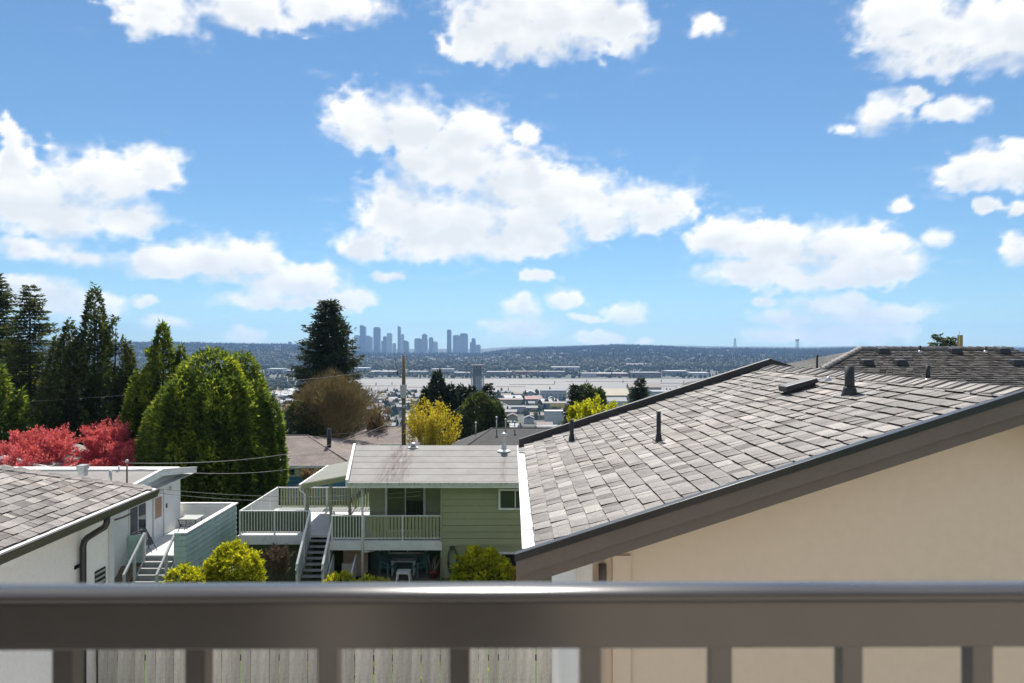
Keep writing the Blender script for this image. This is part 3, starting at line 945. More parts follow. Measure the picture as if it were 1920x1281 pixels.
def piece_mesh(name, w, L, t0, t1, mat, tint, bend=0.0):
    """a shingle: w along x, L along y, bottom edge t0 thick, tucked upper edge"""
    m = MB().hexa([(0, 0, .001), (w, 0, .001), (w, L, -.004), (0, L, -.004), (0, 0, t0 + bend), (w, 0, t0 - bend * .5), (w, L, t1), (0, L, t1)], tint)
    m.t = [-1, tint, -1, -1, -1, -1]
    return m.mesh(name, mat)


def lay_shingles(parent, O, u, v, ulen, vlen, mat, ex=.143, umax=None, umin=None, near=(0, 0, 0), maxobj=300, wr=(.075, .21), keep=None):
    O = Vector(O); B = basis(u, v); u = Vector(u).normalized(); v = Vector(v).normalized()
    rot = B.to_euler()
    widths = np.linspace(wr[0], wr[1], 8)
    var = {}
    def get(wi, k):
        if (wi, k) not in var:
            r_ = random.random()
            var[(wi, k)] = piece_mesh('shingle', widths[wi] - .006, ex * 1.22, .011 + .010 * ((k % 3) / 2), .003, mat, [.18, .36, .52, .66, .86, .45][k % 6] + random.uniform(-.08, .08), random.uniform(-.002, .002))
        return var[(wi, k)]
    items = []
    nc = int(vlen / ex)
    for c in range(nc):
        v0 = c * ex; a = umin(v0) if umin else 0; b = umax(v0) if umax else ulen
        x = a - random.uniform(0, .15)
        while x < b - .03:
            wi = random.randrange(8); w = widths[wi]
            if x + w > b + .012 or x < a - .005:          # trimmed at the edges
                if x < a: x = a
                wi = int(np.clip(np.searchsorted(widths, min(w, b - x + .02)) - 1, 0, 7)); w = widths[wi]
                if w > b - x + .07: break
            k = random.choices(range(6), [2, 3, 4, 4, 2, 3])[0]
            p = O + u * x + v * (v0 + random.uniform(-.004, .004))
            items.append((p, wi, k)); x += w
    if keep: items = [i for i in items if keep(i[0])]
    nr = Vector(near)
    items.sort(key=lambda i: (i[0] - nr).length)
    for p, wi, k in items[:maxobj]:
        o = link('shingle', get(wi, k), parent, p, rot)
    rest = items[maxobj:]
    if rest:
        R3 = B.to_3x3(); VV = []; tt = []
        fcs = np.array([(3, 2, 1, 0), (4, 5, 6, 7), (0, 1, 5, 4), (1, 2, 6, 5), (2, 3, 7, 6), (3, 0, 4, 7)])
        FF = []
        Rn = np.array(R3)
        for j, (p, wi, k) in enumerate(rest):
            me = get(wi, k); q = np.empty(24, np.float32); me.vertices.foreach_get('co', q)
            VV.append(q.reshape(8, 3) @ Rn.T + np.array(p)); FF.append(fcs + 8 * j); tt += [-1, max(q_.value for q_ in me.attributes['tint'].data), -1, -1, -1, -1]
        me = idx_mesh('shingle_field', np.concatenate(VV), np.concatenate(FF), mat, False, tt)
        o = link('shingle_field', me, parent); o['kind'] = 'stuff'


def siding(parent, axis, c, a0, a1, z0, z1, ex, mat, sgn=-1, name='siding_board'):
    """lap boards; axis 'y': wall facing y*sgn at y=c spanning x a0..a1; axis 'x' likewise"""
    z = z0
    while z < z1 - .02:
        zz = min(z + ex, z1); m = MB()
        lo = c + sgn * .042; hi = c + sgn * .012; bk = c + sgn * .001; zl = z + .026
        pts = [(a0, lo, zl), (a1, lo, zl), (a1, bk, zl), (a0, bk, zl), (a0, hi, zz), (a1, hi, zz), (a1, bk, zz), (a0, bk, zz)]
        if axis == 'x': pts = [(q[1], q[0], q[2]) for q in pts]
        m.hexa(pts); m.build(name, mat, parent); z += ex


def window(parent, axis, c, a0, a1, z0, z1, sgn=-1, fw=.07, frame=None, panes=1, gl=None, name='window'):
    frame = frame or white_paint
    def bx(m, u0, u1, d0, d1, w0, w1):
        lo, hi = sorted((c + sgn * d0, c + sgn * d1))
        if axis == 'y': m.box(u0, u1, lo, hi, w0, w1)
        else: m.box(lo, hi, u0, u1, w0, w1)
    m = MB()
    bx(m, a0 - fw, a0, .0, .05, z0 - fw, z1 + fw); bx(m, a1, a1 + fw, .0, .05, z0 - fw, z1 + fw)
    bx(m, a0, a1, .0, .05, z1, z1 + fw); bx(m, a0, a1, .0, .06, z0 - fw, z0)
    f = m.build(name, frame, parent)
    for k in range(panes):
        g = MB(); u0 = a0 + (a1 - a0) * k / panes; u1 = a0 + (a1 - a0) * (k + 1) / panes
        bx(g, u0 + .02, u1 - .02, .028, .034, z0 + .02, z1 - .02)
        g.build('pane', (gl[k] if isinstance(gl, list) else gl) or glass, f)
        if k:
            s = MB(); bx(s, u0 - .02, u0 + .02, .001, .045, z0, z1); s.build('mullion', frame, f)
    return f


def pickets(parent, a, b, zf, h, sp, mat, w=.03, posts=None, panel=None, gap=.09, name='railing', pw=None, pmat=None):
    """railing from a to b (x,y): top and bottom rail, pickets, posts"""
    a = Vector((a[0], a[1], 0)); b = Vector((b[0], b[1], 0)); L = (b - a).length; d = (b - a) / L; nrm = Vector((-d.y, d.x, 0))
    up = Vector((0, 0, 1))
    m = MB().bar(a + up * (zf + h), b + up * (zf + h), .06, .045)
    r = m.build(name, mat, parent)
    MB().bar(a + up * (zf + gap), b + up * (zf + gap), .04, .04).build('bottom_rail', mat, r)
    n = int(L / sp); hh = h - gap - .045
    me = MB().box(-(pw or w) / 2, (pw or w) / 2, -w / 2, w / 2, 0, hh).mesh('picket', pmat or mat)
    ang = math.atan2(d.y, d.x)
    for k in range(1, n):
        p = a + d * (L * k / n) + up * (zf + gap + .021)
        link('picket', me, r, p, (0, 0, ang))
    for t in (posts or [0, 1]):
        p = a + d * (L * t)
        MB().box(p.x - .035, p.x + .035, p.y - .035, p.y + .035, zf, zf + h + .03).build('post', mat, r)
    if panel:
        q0 = a + nrm * .045; q1 = b + nrm * .045
        MB().bar(q0 + up * (zf + (h + gap) / 2), q1 + up * (zf + (h + gap) / 2), .012, hh - .02).build('backing_panel', panel, r)
    return r


def wire(name, pts, sag, r, mat, lab, grp=None, n=24):
    a, b = Vector(pts[0]), Vector(pts[1])
    q = []
    for i in range(n + 1):
        t = i / n; p = a.lerp(b, t); p.z -= sag * 4 * t * (1 - t); q.append(p)
    return MB().tube(q, r, 5).build(name, mat, None, lab, 'wire', grp)


# ================================================================== GARAGE ON THE RIGHT (grey shingles, beige wall)
Y0, Y1, XE, SL = 5.45, 10.9, .20, .321
cS = 1 / math.hypot(1, SL); sS = SL * cS
XR = 3.76
def zA(X): return -1.507 + SL * (X - XE)
gz = -5.2
gA = empty('garage', (3.7, 8.1, gz), 'beige stucco garage with grey shingle gable roof and brown rake boards', 'garage')
# walls
wl = MB()
wl.prism([(.56, gz), (6.9, gz), (6.9, zA(.62) - .15), (XR, zA(XR) - .17), (.56, zA(.56) - .12)], 'y', Y0 + .36, Y0 + .52)
wA = wl.build('wall', beige, gA)
MB().box(.56, .70, Y0 + .521, Y1 - .4, gz, zA(.56) - .16).build('side_wall', pale_wall, gA)  # paler stucco here stands in for light grazing this side
MB().box(.70, 6.9, Y1 - .55, Y1 - .401, gz, -1.75).build('rear_wall', pale_wall, gA)
MB().box(6.76, 6.9, Y0 + .521, Y1 - .551, gz, -1.75).build('side_wall', beige, gA)
MB().box(.5, .62, Y0 + .30, Y0 + .359, gz, zA(.5) - .17).build('corner_board', pale_wall, gA)
MB().tube([(.70, Y0 + .33, -1.72), (.70, Y0 + .31, -1.85), (.64, Y0 + .27, -2.0), (.64, Y0 + .27, gz)], .032, 10).build('downpipe', brown_trim, gA)
MB().box(.78, .92, Y0 + .335, Y0 + .359, gz, -1.66).build('trim_board', beige, gA)
# roof deck
def slab(m, xa, xb, za, zb, ya, yb, t): m.prism([(xa, za), (xb, zb), (xb, zb - t), (xa, za - t)], 'y', ya, yb)
m = MB(); slab(m, XE, XR, zA(XE), zA(XR), Y0 + .02, Y1 - .02, .03)
rA = m.build('roof', pm('roofing_felt', (.10, .095, .09), .95), gA)
m = MB(); slab(m, XR + .001, 7.3, zA(XR), zA(XR) - SL * (7.3 - XR), Y0 + .02, Y1 - .02, .03)
m.build('far_roof_slope', shA, gA)
lay_shingles(rA, (XE - .02, Y1 - .03, zA(XE - .02)), (0, -1, 0), (cS, 0, sS), Y1 - Y0 - .06, (XR - XE) / cS, shA)
# ridge caps, each its own
capm = []
for k in range(6):
    q = MB()
    L = .24; w = .15; t = .012 + .006 * (k % 2)
    q.add([(-w, 0, -w * SL), (0, 0, 0), (w, 0, -w * SL), (-w, L, -w * SL - .012), (0, L, -.012), (w, L, -w * SL - .012),
           (-w, 0, -w * SL + t), (0, 0, t + .003), (w, 0, -w * SL + t), (-w, L, -w * SL - .006), (0, L, -.006), (w, L, -w * SL - .006)],
          [(0, 1, 7, 6), (1, 2, 8, 7), (6, 7, 10, 9), (7, 8, 11, 10), (0, 6, 9, 3), (2, 5, 11, 8), (3, 9, 10, 4), (4, 10, 11, 5)], tint=random.uniform(.3, .8))
    capm.append(q.mesh('ridge_cap', shA))
y = Y0 + .03
k = 0
while y < Y1 - .12:
    link('ridge_cap', capm[k % 6], rA, (XR + random.uniform(-.006, .006), y, zA(XR) + .012 + random.uniform(0, .004)), (0, 0, random.uniform(-.03, .03)))
    y += .135; k += 1
# near rake: drip edge and two stepped boards
def rake(ya, yb, top, bot, mat, nm, x0=.03, x1=XR, ext=True):
    m = MB(); z0_, z1_ = zA(x0), zA(x1)
    m.prism([(x0, z0_ + top), (x1, z1_ + top), (x1, z1_ + bot), (x0, z0_ + bot)], 'y', ya, yb)
    m.prism([(x1 + .0005, z1_ + top), (7.45, z1_ + top - SL * (7.45 - x1)), (7.45, z1_ + bot - SL * (7.45 - x1)), (x1 + .0005, z1_ + bot)], 'y', ya, yb)
    return m.build(nm, mat, gA, bevel=.004)
rake(Y0 - .045, Y0 + .03, .022, -.035, black_metal, 'drip_edge', x0=.02)
rake(Y0 - .02, Y0 + .015, -.036, -.15, brown_trim, 'rake_board')
rake(Y0 + .022, Y0 + .05, -.158, -.245, brown_trim, 'rake_board', x0=.03)
m = MB(); slab(m, .06, XR, zA(.06) - .15, zA(XR) - .15, Y0 + .051, Y0 + .358, .02); m.build('soffit', brown_trim, gA)
# far rake: raised black trim
m = MB()
m.prism([(.10, zA(.1) + .115), (XR, zA(XR) + .115), (XR, zA(XR) - .02), (.10, zA(.1) - .02)], 'y', Y1 - .03, Y1 + .05)
m.prism([(XR + .0005, zA(XR) + .115), (7.3, zA(XR) + .115 - SL * (7.3 - XR)), (7.3, zA(XR) - .02 - SL * (7.3 - XR)), (XR + .0005, zA(XR) - .02)], 'y', Y1 - .03, Y1 + .05)
m.build('far_rake_trim', black_plastic, gA, bevel=.006)
# gutter at the left eave
m = MB(); zt = zA(XE) - .012
m.prism([(.075, zt), (.083, zt), (.086, zt - .09), (.19, zt - .09), (.19, zt - .002), (.197, zt - .002), (.197, zt - .098), (.078, zt - .098)], 'y', Y0 + .031, Y1 + .02)
gt = m.build('gutter', white_metal, gA)
for q in range(9):
    yy = Y0 + .4 + q * .6
    MB().box(.083, .19, yy, yy + .02, zt - .008, zt - .003).build('gutter_hanger', steel, gt)
MB().prism([(.17, zA(.17) - .1), (.199, zA(.2) - .1), (.199, zA(.2) - .28), (.17, zA(.17) - .28)], 'y', Y0 + .051, Y1).build('fascia', brown_trim, gA)


def hitA(px, py):
    a = (px - 960) / F; b = (py - 640) / F
    Y = (1.507 + SL * XE) / (b + SL * a)
    return a * Y, Y, -b * Y


def roof_pipe(px, py, h, r, parent, hit=hitA, slope=SL, sx=-1):
    x, y, z = hit(px, py)
    m = MB().tube([(x, y, z - .05), (x, y, z + h)], r, 14)
    o = m.build('vent_pipe', black_plastic, parent)
    MB().lathe((x, y, z), [(r * 1.9, -.03), (r * 1.55, .02), (r * 1.3, .06), (r * 1.2, .085)], 14).build('collar', black_plastic, o)
    f = r * 2.3
    MB().hexa([(x - f, y - f, z - slope * f + .012), (x + f, y - f, z + slope * f + .012), (x + f, y + f * 1.2, z + slope * f + .012), (x - f, y + f * 1.2, z - slope * f + .012),
               (x - f, y - f, z - slope * f + .018), (x + f, y - f, z + slope * f + .018), (x + f, y + f * 1.2, z + slope * f + .018), (x - f, y + f * 1.2, z - slope * f + .018)]).build('flashing', black_plastic, o)
    return o


roof_pipe(1235, 829, .33, .024, gA)
roof_pipe(1072, 827, .29, .027, gA)
roof_pipe(1593, 741, .285, .046, gA)
# low slant-back box vent
x, y, z = hitA(1500, 732)
u = Vector((cS, 0, sS)); n = Vector((-sS, 0, cS)); yv = Vector((0, 1, 0)); c0 = Vector((x, y, z)) + n * .012
def q3(a, b, c): return c0 + u * a + yv * b + n * c
m = MB().hexa([q3(-.19, -.13, .03), q3(.19, -.13, .03), q3(.19, .13, .03), q3(-.19, .13, .03), q3(-.18, -.12, .10), q3(.18, -.12, .085), q3(.18, .12, .085), q3(-.18, .12, .10)])
bv = m.build('box_vent', black_plastic, gA, bevel=.015)
MB().hexa([q3(-.15, -.10, -.01), q3(.15, -.10, -.01), q3(.15, .10, -.01), q3(-.15, .10, -.01), q3(-.15, -.10, .029), q3(.15, -.10, .029), q3(.15, .10, .029), q3(-.15, .10, .029)]).build('vent_base', black_plastic, bv)
x, y, z = hitA(1553, 716)
MB().lathe((x, y, z), [(.05, -.02), (.045, .015), (.02, .05), (.012, .06)], 10).build('roof_anchor', steel, gA)

# ================================================================== HIP ROOF GARAGE ON THE LEFT
SB = .40; cB = 1 / math.hypot(1, SB); sB = SB * cB
XB, ZB, YB, YBn = -5.8, -2.36, 12.0, 2.2
gB = empty('garage', (-9.2, 7, -5.6), 'off white garage with hip shingle roof and brown gutter', 'garage')
ridgeX = XB - 3.4
def zB(t): return ZB + SB * t
m = MB(); T = 3.4; d_ = .03
A_ = (XB, YBn, ZB - d_); B_ = (XB, YB, ZB - d_); C_ = (XB - T, YB - T, zB(T) - d_); D_ = (XB - T, YBn + T, zB(T) - d_)
m.add([A_, B_, C_, D_], [(0, 1, 2, 3)])
E_ = (XB - 2 * T, YB, ZB - d_); F_ = (XB - 2 * T, YBn, ZB - d_)
m.add([B_, E_, C_], [(0, 1, 2)]).add([E_, F_, D_, C_], [(0, 1, 2, 3)]).add([F_, A_, D_], [(0, 1, 2)])
rB = m.build('roof', shB, gB)
lay_shingles(rB, (XB + .02, YBn, ZB + .0), (0, 1, 0), (-cB, 0, sB), YB - YBn, T / cB, shB, umax=lambda v: YB - YBn - v * cB, umin=lambda v: v * cB, near=(-5, 8.5, -1.5), maxobj=300)
# hip caps along the far hip
hipd = Vector((-1, -1, SB)).normalized()
nB = Vector((sB, 0, cB)); nF = Vector((0, sB, cB)); nh = (nB + nF).normalized(); side = hipd.cross(nh).normalized()
M3 = Matrix((side, hipd, nh)).transposed().to_euler()
hc = []
for k in range(5):
    q = MB(); L = .25; w = .13; dr = .035
    q.add([(-w, 0, -dr), (0, 0, 0), (w, 0, -dr), (-w, L, -dr - .01), (0, L, -.01), (w, L, -dr - .01), (-w, 0, -dr + .014), (0, 0, .016), (w, 0, -dr + .014), (-w, L, -dr - .004), (0, L, -.004), (w, L, -dr - .004)],
          [(0, 1, 7, 6), (1, 2, 8, 7), (6, 7, 10, 9), (7, 8, 11, 10), (0, 6, 9, 3), (2, 5, 11, 8), (3, 9, 10, 4), (4, 10, 11, 5)], tint=random.uniform(.2, .6))
    hc.append(q.mesh('hip_cap', shB))
L = .02
while L < T * 1.45:
    p = Vector((XB, YB, ZB)) + hipd * L + nh * .02
    link('hip_cap', hc[int(L * 10) % 5], rB, p, M3); L += .15
# gutter, drip strip, walls
m = MB()
m.prism([(XB - .02, ZB - .02), (XB + .10, ZB - .02), (XB + .10, ZB - .045), (XB + .085, ZB - .075), (XB + .06, ZB - .15), (XB - .02, ZB - .15)], 'y', YBn, YB + .09)
gtB = m.build('gutter', pm('dark_brown_gutter', (.055, .045, .04), .45, .1, 2), gB, bevel=.004)
MB().prism([(XB - .03, ZB + .003), (XB + .065, ZB - .016), (XB + .065, ZB - .0195), (XB - .03, ZB - .0195)], 'y', YBn, YB + .05).build('drip_strip', white_metal, gtB)
MB().box(XB - .5, XB - .021, YBn, YB, ZB - .17, ZB - .15).build('soffit', pale_wall, gB)
MB().box(XB - .50, XB - .36, YBn, YB - .5, -6.4, ZB - .171).build('wall', pale_wall, gB)
MB().box(XB - 6.6, XB - .501, YB - .64, YB - .501, -6.4, ZB - .171).build('rear_wall', pale_wall, gB)
MB().box(XB - .358, XB - .33, YB - .62, YB - .49, -6.4, ZB - .18).build('corner_trim', grey_paint, gB)
MB().tube([(XB + .05, 10.6, ZB - .14), (XB + .05, 10.6, ZB - .2), (XB + .02, 10.6, ZB - .27), (XB - .22, 10.6, ZB - .42), (XB - .27, 10.6, ZB - .47), (XB - .29, 10.6, ZB - .55), (XB - .29, 10.6, -6.3)], .045, 14).build('downpipe', black_metal, gB)
MB().box(XB - .359, XB - .345, 10.5, 10.7, ZB - .85, ZB - .8).build('pipe_strap', black_metal, gB)
bx_ = P(48, 1003, 8.75)
MB().hexa([(XB - .358, 8.6, ZB - .30), (XB - .1, 8.6, ZB - .27), (XB - .1, 9.0, ZB - .27), (XB - .358, 9.0, ZB - .30), (XB - .358, 8.6, ZB - .172), (XB - .06, 8.6, ZB - .172), (XB - .06, 9.0, ZB - .172), (XB - .358, 9.0, ZB - .172)]).build('soffit_box', white_paint, gB)
vt = MB().box(XB - .359, XB - .35, 11.02, 11.3, -4.0, -3.4).build('vent_opening', pm('black_void', (.01, .01, .01), .9), gB)
for k in range(8):
    MB().box(XB - .349, XB - .338, 11.02, 11.3, -3.98 + k * .075, -3.95 + k * .075).build('louvre', steel, vt)

# ================================================================== BACK FENCE BETWEEN THE GARAGES
fe = empty('board_fence', (-2.7, 11, -6.4), 'weathered grey cedar board fence between the two garages', 'fence')
x = -6.1
variants = [MB().box(0, .134, 0, .019, -6.5, -4.36 - .0).mesh('fence_board', wood_grey) for k in range(2)]
n = 0
while x < .60:
    g = random.choice([.0035, .004, .006, .007, .013, .004])
    link('fence_board', variants[n % 2], fe, (x, 11 + random.uniform(-.006, .006), random.uniform(-.02, .02)), (0, random.uniform(-.003, .003), 0))
    x += .134 + g; n += 1
for zz in (-4.62, -5.6): MB().box(-6.1, .62, 11.02, 11.06, zz - .09, zz).build('fence_rail', wood_dark, fe)
MB().box(.635, .70, 10.94, 11.06, -6.5, -4.25).build('fence_post', wood_dark, fe)
for xx in (-6.16, -3.6, -1.2): MB().box(xx, xx + .09, 11.062, 11.15, -6.5, -4.35).build('fence_post', wood_dark, fe)

# ================================================================== OWN BALCONY
rail_m = NT('dark_bronze_powder_coat')
rail_m.l(rail_m.mix(rail_m.rng(rail_m.noise(6, 5), .3, .7), (.046, .041, .038), (.060, .054, .050)), rail_m.b.inputs['Base Color'])
rail_m.b.inputs['Roughness'].default_value = .22
rail_m.b.inputs['Specular IOR Level'].default_value = 1.0
rail_m.bump(rail_m.noise(220, 3), .06, .0006)
rail_m = rail_m.m
br = empty('balcony_railing', (0, .72, -1.3), 'dark bronze metal balcony railing with round cap rail and square pickets', 'railing')
yaw = .0088
def rl(x, y=0): return .72 + x * yaw * 1.0 + y
zc = -.2340
def xprism(m, prof, xa, xb):
    n_ = len(prof)
    vs_ = [(xa, rl(xa) + p[0], p[1]) for p in prof] + [(xb, rl(xb) + p[0], p[1]) for p in prof]
    m.add(vs_, [tuple(range(n_))[::-1], tuple(range(n_, 2 * n_))])
    m.add(vs_, [(i, (i + 1) % n_, n_ + (i + 1) % n_, n_ + i) for i in range(n_)], smooth=True)
prof = []
for k in range(24):
    a = math.pi * 2 * k / 24
    yy = .020 * math.cos(a); zz = .0076 * math.sin(a)
    prof.append((yy, zc - .0076 + zz))
m = MB(); xprism(m, prof, -2.6, 2.6); cap = m.build('cap_rail', rail_m, br)
m = MB()
zb0, zb1 = -.2918, zc - .0135
m.hexa([(-2.6, rl(-2.6) - .0125, zb0), (2.6, rl(2.6) - .0125, zb0), (2.6, rl(2.6) + .0125, zb0), (-2.6, rl(-2.6) + .0125, zb0), (-2.6, rl(-2.6) - .0125, zb1), (2.6, rl(2.6) - .0125, zb1), (2.6, rl(2.6) + .0125, zb1), (-2.6, rl(-2.6) + .0125, zb1)])
m.build('upper_rail', rail_m, br, bevel=.002)
m = MB().hexa([(-2.6, rl(-2.6) - .0125, -1.24), (2.6, rl(2.6) - .0125, -1.24), (2.6, rl(2.6) + .0125, -1.24), (-2.6, rl(-2.6) + .0125, -1.24), (-2.6, rl(-2.6) - .0125, -1.2), (2.6, rl(2.6) - .0125, -1.2), (2.6, rl(2.6) + .0125, -1.2), (-2.6, rl(-2.6) + .0125, -1.2)])
m.build('lower_rail', rail_m, br, bevel=.002)
pk = MB().box(-.0095, .0095, -.0095, .0095, -1.2, zb0 - .0002).mesh('picket', rail_m)
for k in range(-19, 20):
    x = (1106 - 960) / F * .72 + k * .1252
    link('picket', pk, br, (x, rl(x), 0), (0, 0, yaw))
for x in (-2.6, 2.6):
    MB().box(x - .025, x + .025, rl(x) - .025, rl(x) + .025, -1.3, zc - .005).build('post', rail_m, br)
bf = MB().box(-2.8, 2.8, -1.2, .84, -1.48, -1.3).build('balcony_floor', pm('balcony_membrane', (.35, .35, .34), .8), None, 'grey membrane floor of the balcony', 'balcony floor', kind='structure')
conc = pm('pale_concrete', (.56, .54, .51), .85, .1, .6, .06, 12, dirt=(.36, .34, .31), dirt_amt=.4)
m = MB()  # unseen paving added to bounce sunlight onto the nearby walls
for k in range(6):
    for j in range(7):
        m.add([(-5.9 + j * 2.2, -1.1 + k * 2.0, float(ground(0, -1.1 + k * 2.0)) + .03), (-3.72 + j * 2.2, -1.1 + k * 2.0, float(ground(0, -1.1 + k * 2.0)) + .03), (-3.72 + j * 2.2, .88 + k * 2.0, float(ground(0, .88 + k * 2.0)) + .03), (-5.9 + j * 2.2, .88 + k * 2.0, float(ground(0, .88 + k * 2.0)) + .03)], [(0, 1, 2, 3)])
m.build('bounce_paving', conc, None, 'pale concrete pavement slabs added out of view below the balcony', 'bounce_paving', kind='structure')
# own house behind the camera (lit by the sun, mirrored in the rail)
hh = empty('house', (0, -3, -4.6), 'stucco house that carries the balcony, behind the viewpoint', 'house')
own = pm('taupe_stucco', (.62, .54, .45), .9, .06, .8, .04, 20, .2, 80, .003)
MB().box(.18, 4.0, -1.4, -1.2, -4.6, 2.2).build('wall', own, hh)
MB().box(-4.0, -2.6, -1.4, -1.2, -4.6, 2.2).build('wall', own, hh)
MB().box(-2.599, .179, -1.4, -1.2, -4.6, -1.31).build('wall', own, hh)
MB().box(-2.599, .179, -1.4, -1.2, .9, 2.2).build('wall', own, hh)
MB().box(-.72, -.40, -1.4, -1.2, -1.309, .899).build('wall_pier', own, hh)
dd = MB().box(-2.599, -2.53, -1.33, -1.22, -1.3, .899).box(-.79, -.721, -1.33, -1.22, -1.3, .899).box(-1.7, -1.63, -1.33, -1.22, -1.3, .899).box(-2.529, -.791, -1.33, -1.22, .83, .899).box(-2.529, -.791, -1.33, -1.22, -1.3, -1.2).build('sliding_door', black_metal, hh)
MB().box(-2.52, -1.71, -1.29, -1.27, -1.19, .82).build('pane', dark_glass, dd)
MB().box(-1.62, -.80, -1.29, -1.27, -1.19, .82).build('pane', dark_glass, dd)
wd = MB().box(-.399, -.34, -1.33, -1.22, -1.3, .899).box(.12, .179, -1.33, -1.22, -1.3, .899).box(-.339, .119, -1.33, -1.22, .83, .899).box(-.339, .119, -1.33, -1.22, -1.3, -1.2).build('side_window', black_metal, hh)
MB().box(-.335, .115, -1.29, -1.27, -1.19, .82).build('pane', dark_glass, wd)
MB().box(-4.2, 4.2, -2.2, -.6, 2.2, 2.35).build('eave', brown_trim, hh)

# ================================================================== DARK SHINGLED HOUSE BEYOND THE GARAGE (right)
sh_dark = NT('dark_shingle_courses')
_t = sh_dark
_tc = _t.n('TexCoord'); _mp = _t.n('Mapping'); _t.l(_tc.outputs['Object'], _mp.inputs['Vector'])
_b = _t.n('TexBrick'); _b.inputs['Scale'].default_value = 1.0; _b.inputs['Mortar Size'].default_value = .012; _b.inputs['Brick Width'].default_value = .32; _b.inputs['Row Height'].default_value = .14
_b.inputs['Color1'].default_value = (.035, .033, .033, 1); _b.inputs['Color2'].default_value = (.10, .095, .092, 1); _b.inputs['Mortar'].default_value = (.012, .012, .012, 1); _b.inputs['Bias'].default_value = -.1
_t.l(_mp.outputs[0], _b.inputs['Vector'])
_cc = _t.mix(_t.rng(_t.noise(.9, 5, .65), .35, .65), _b.outputs['Color'], _t.mix(1.0, _b.outputs['Color'], (1.7, 1.65, 1.6), 'MULTIPLY'))
_t.l(_cc, _t.b.inputs['Base Color']); _t.b.inputs['Roughness'].default_value = .9; _t.bump(_b.outputs['Fac'], -.5, .008)
sh_dark = _t.m
gG = empty('house', (12.4, 22, -5), 'house with wide dark shingle hip roof behind the right garage', 'house')
rz = -.24; e_z = -1.82; yN, yF = 17.0, 27.0; xl, xr = 4.9, 20.0; ra, rb = 10.25, 14.7
m = MB().add([(xl, yN, e_z), (xr, yN, e_z), (rb, 22, rz), (ra, 22, rz)], [(0, 1, 2, 3)])
rG = m.build('roof', sh_dark, gG)
m = MB().add([(xl, yN, e_z), (ra, 22, rz), (xl + 1.2, yF, e_z + .3)], [(0, 1, 2)]).add([(xl + 1.2, yF, e_z + .3), (ra, 22, rz), (rb, 22, rz), (xr, yF, e_z)], [(0, 1, 2, 3)]).add([(xr, yN, e_z), (xr, yF, e_z), (rb, 22, rz)], [(0, 1, 2)])
m.build('roof_slope', sh_dark, gG)
MB().box(xl + .5, xr - .5, yN + .5, yF - .6, -8, e_z - .05).build('wall', pale_wall, gG)
# course edges across the near slope as real battens of shingle
nrow = 36
mrow = MB()
for k in range(nrow):
    t0 = k / nrow; t1 = (k + 1.15) / nrow
    def pt(t, s, dz): 
        xa = xl + (ra - xl) * t; xb_ = xr + (rb - xr) * t
        return (xa if s == 0 else xb_, yN + (22 - yN) * t, e_z + (rz - e_z) * t + dz)
    nn = 46
    for j in range(nn):
        if random.random() < .0: continue
        f0 = j / nn + random.uniform(-.004, .004); f1 = (j + 1) / nn - .0006
        a0, a1 = pt(t0, 0, .004), pt(t0, 1, .004); b0, b1 = pt(t1, 0, .002), pt(t1, 1, .002)
        L3 = lambda p, q_, f: tuple(p[i] + (q_[i] - p[i]) * f for i in range(3))
        th = random.choice([.014, .02, .026])
        q0, q1, q2, q3_ = L3(a0, a1, f0), L3(a0, a1, f1), L3(b0, b1, f1), L3(b0, b1, f0)
        mrow.add([(q0[0], q0[1], q0[2] + th), (q1[0], q1[1], q1[2] + th), q2, q3_, q0, q1], [(0, 1, 2, 3), (4, 5, 1, 0)], tint=random.random())
o = mrow.build('shingle_courses', shingle_mat('charcoal_shingle', (.018, .017, .017), (.10, .094, .09)), rG, kind='stuff')
def hip_caps(p, q, nm, n):
    p = Vector(p); q = Vector(q); d = (q - p)
    for k in range(n):
        a = p + d * (k / n); b = p + d * ((k + 1.2) / n)
        MB().tube([a + Vector((0, 0, .03)), b + Vector((0, 0, .015))], [.085, .07], 6).build(nm, shB, rG)
hip_caps((ra, 22, rz), (xl, yN, e_z), 'hip_cap', 30)
hip_caps((ra, 22, rz), (rb, 22, rz), 'ridge_cap', 18)
def hitG(px, py):
    a = (px - 960) / F; b = (py - 640) / F; s = (rz - e_z) / (22 - yN)
    Y = (-e_z + s * yN) / (b + s); return a * Y, Y, -b * Y
for px, py, h, r in ((1740, 715, .42, .055), (1725, 662, .22, .035), (1848, 662, .18, .035)):
    x, y, z = hitG(px, py); q = MB().tube([(x, y, z - .05), (x, y, z + h)], r, 10).build('vent_pipe', black_plastic, gG)
    MB().lathe((x, y, z), [(r * 2.2, -.02), (r * 1.2, .08)], 10).build('collar', steel, q)
for px, py in ((1655, 661), (1790, 661), (1880, 661), (1625, 683), (1688, 683), (1905, 683)):
    x, y, z = hitG(px, py)
    q = MB().hexa([(x - .17, y - .16, z - .03), (x + .17, y - .16, z - .03), (x + .17, y + .12, z + .05), (x - .17, y + .12, z + .05), (x - .13, y - .12, z + .13), (x + .13, y - .12, z + .13), (x + .13, y + .1, z + .15), (x - .13, y + .1, z + .15)]).build('roof_vent', black_plastic, gG, bevel=.01)
    MB().box(x - .2, x + .2, y + .121, y + .2, z + .05, z + .07).build('flashing', steel, q)
xq = P(1532, 684, 20.5); MB().tube([(xq[0], 20.5, -.95), (xq[0], 20.5, -.36)], .03, 8).build('vent_pipe', black_plastic, gG)
xq = P(1800, 655, 27); 
pp = empty('timber_post', (xq[0], 30, -7), 'square yellow brown timber post rising behind the dark roof', 'post')
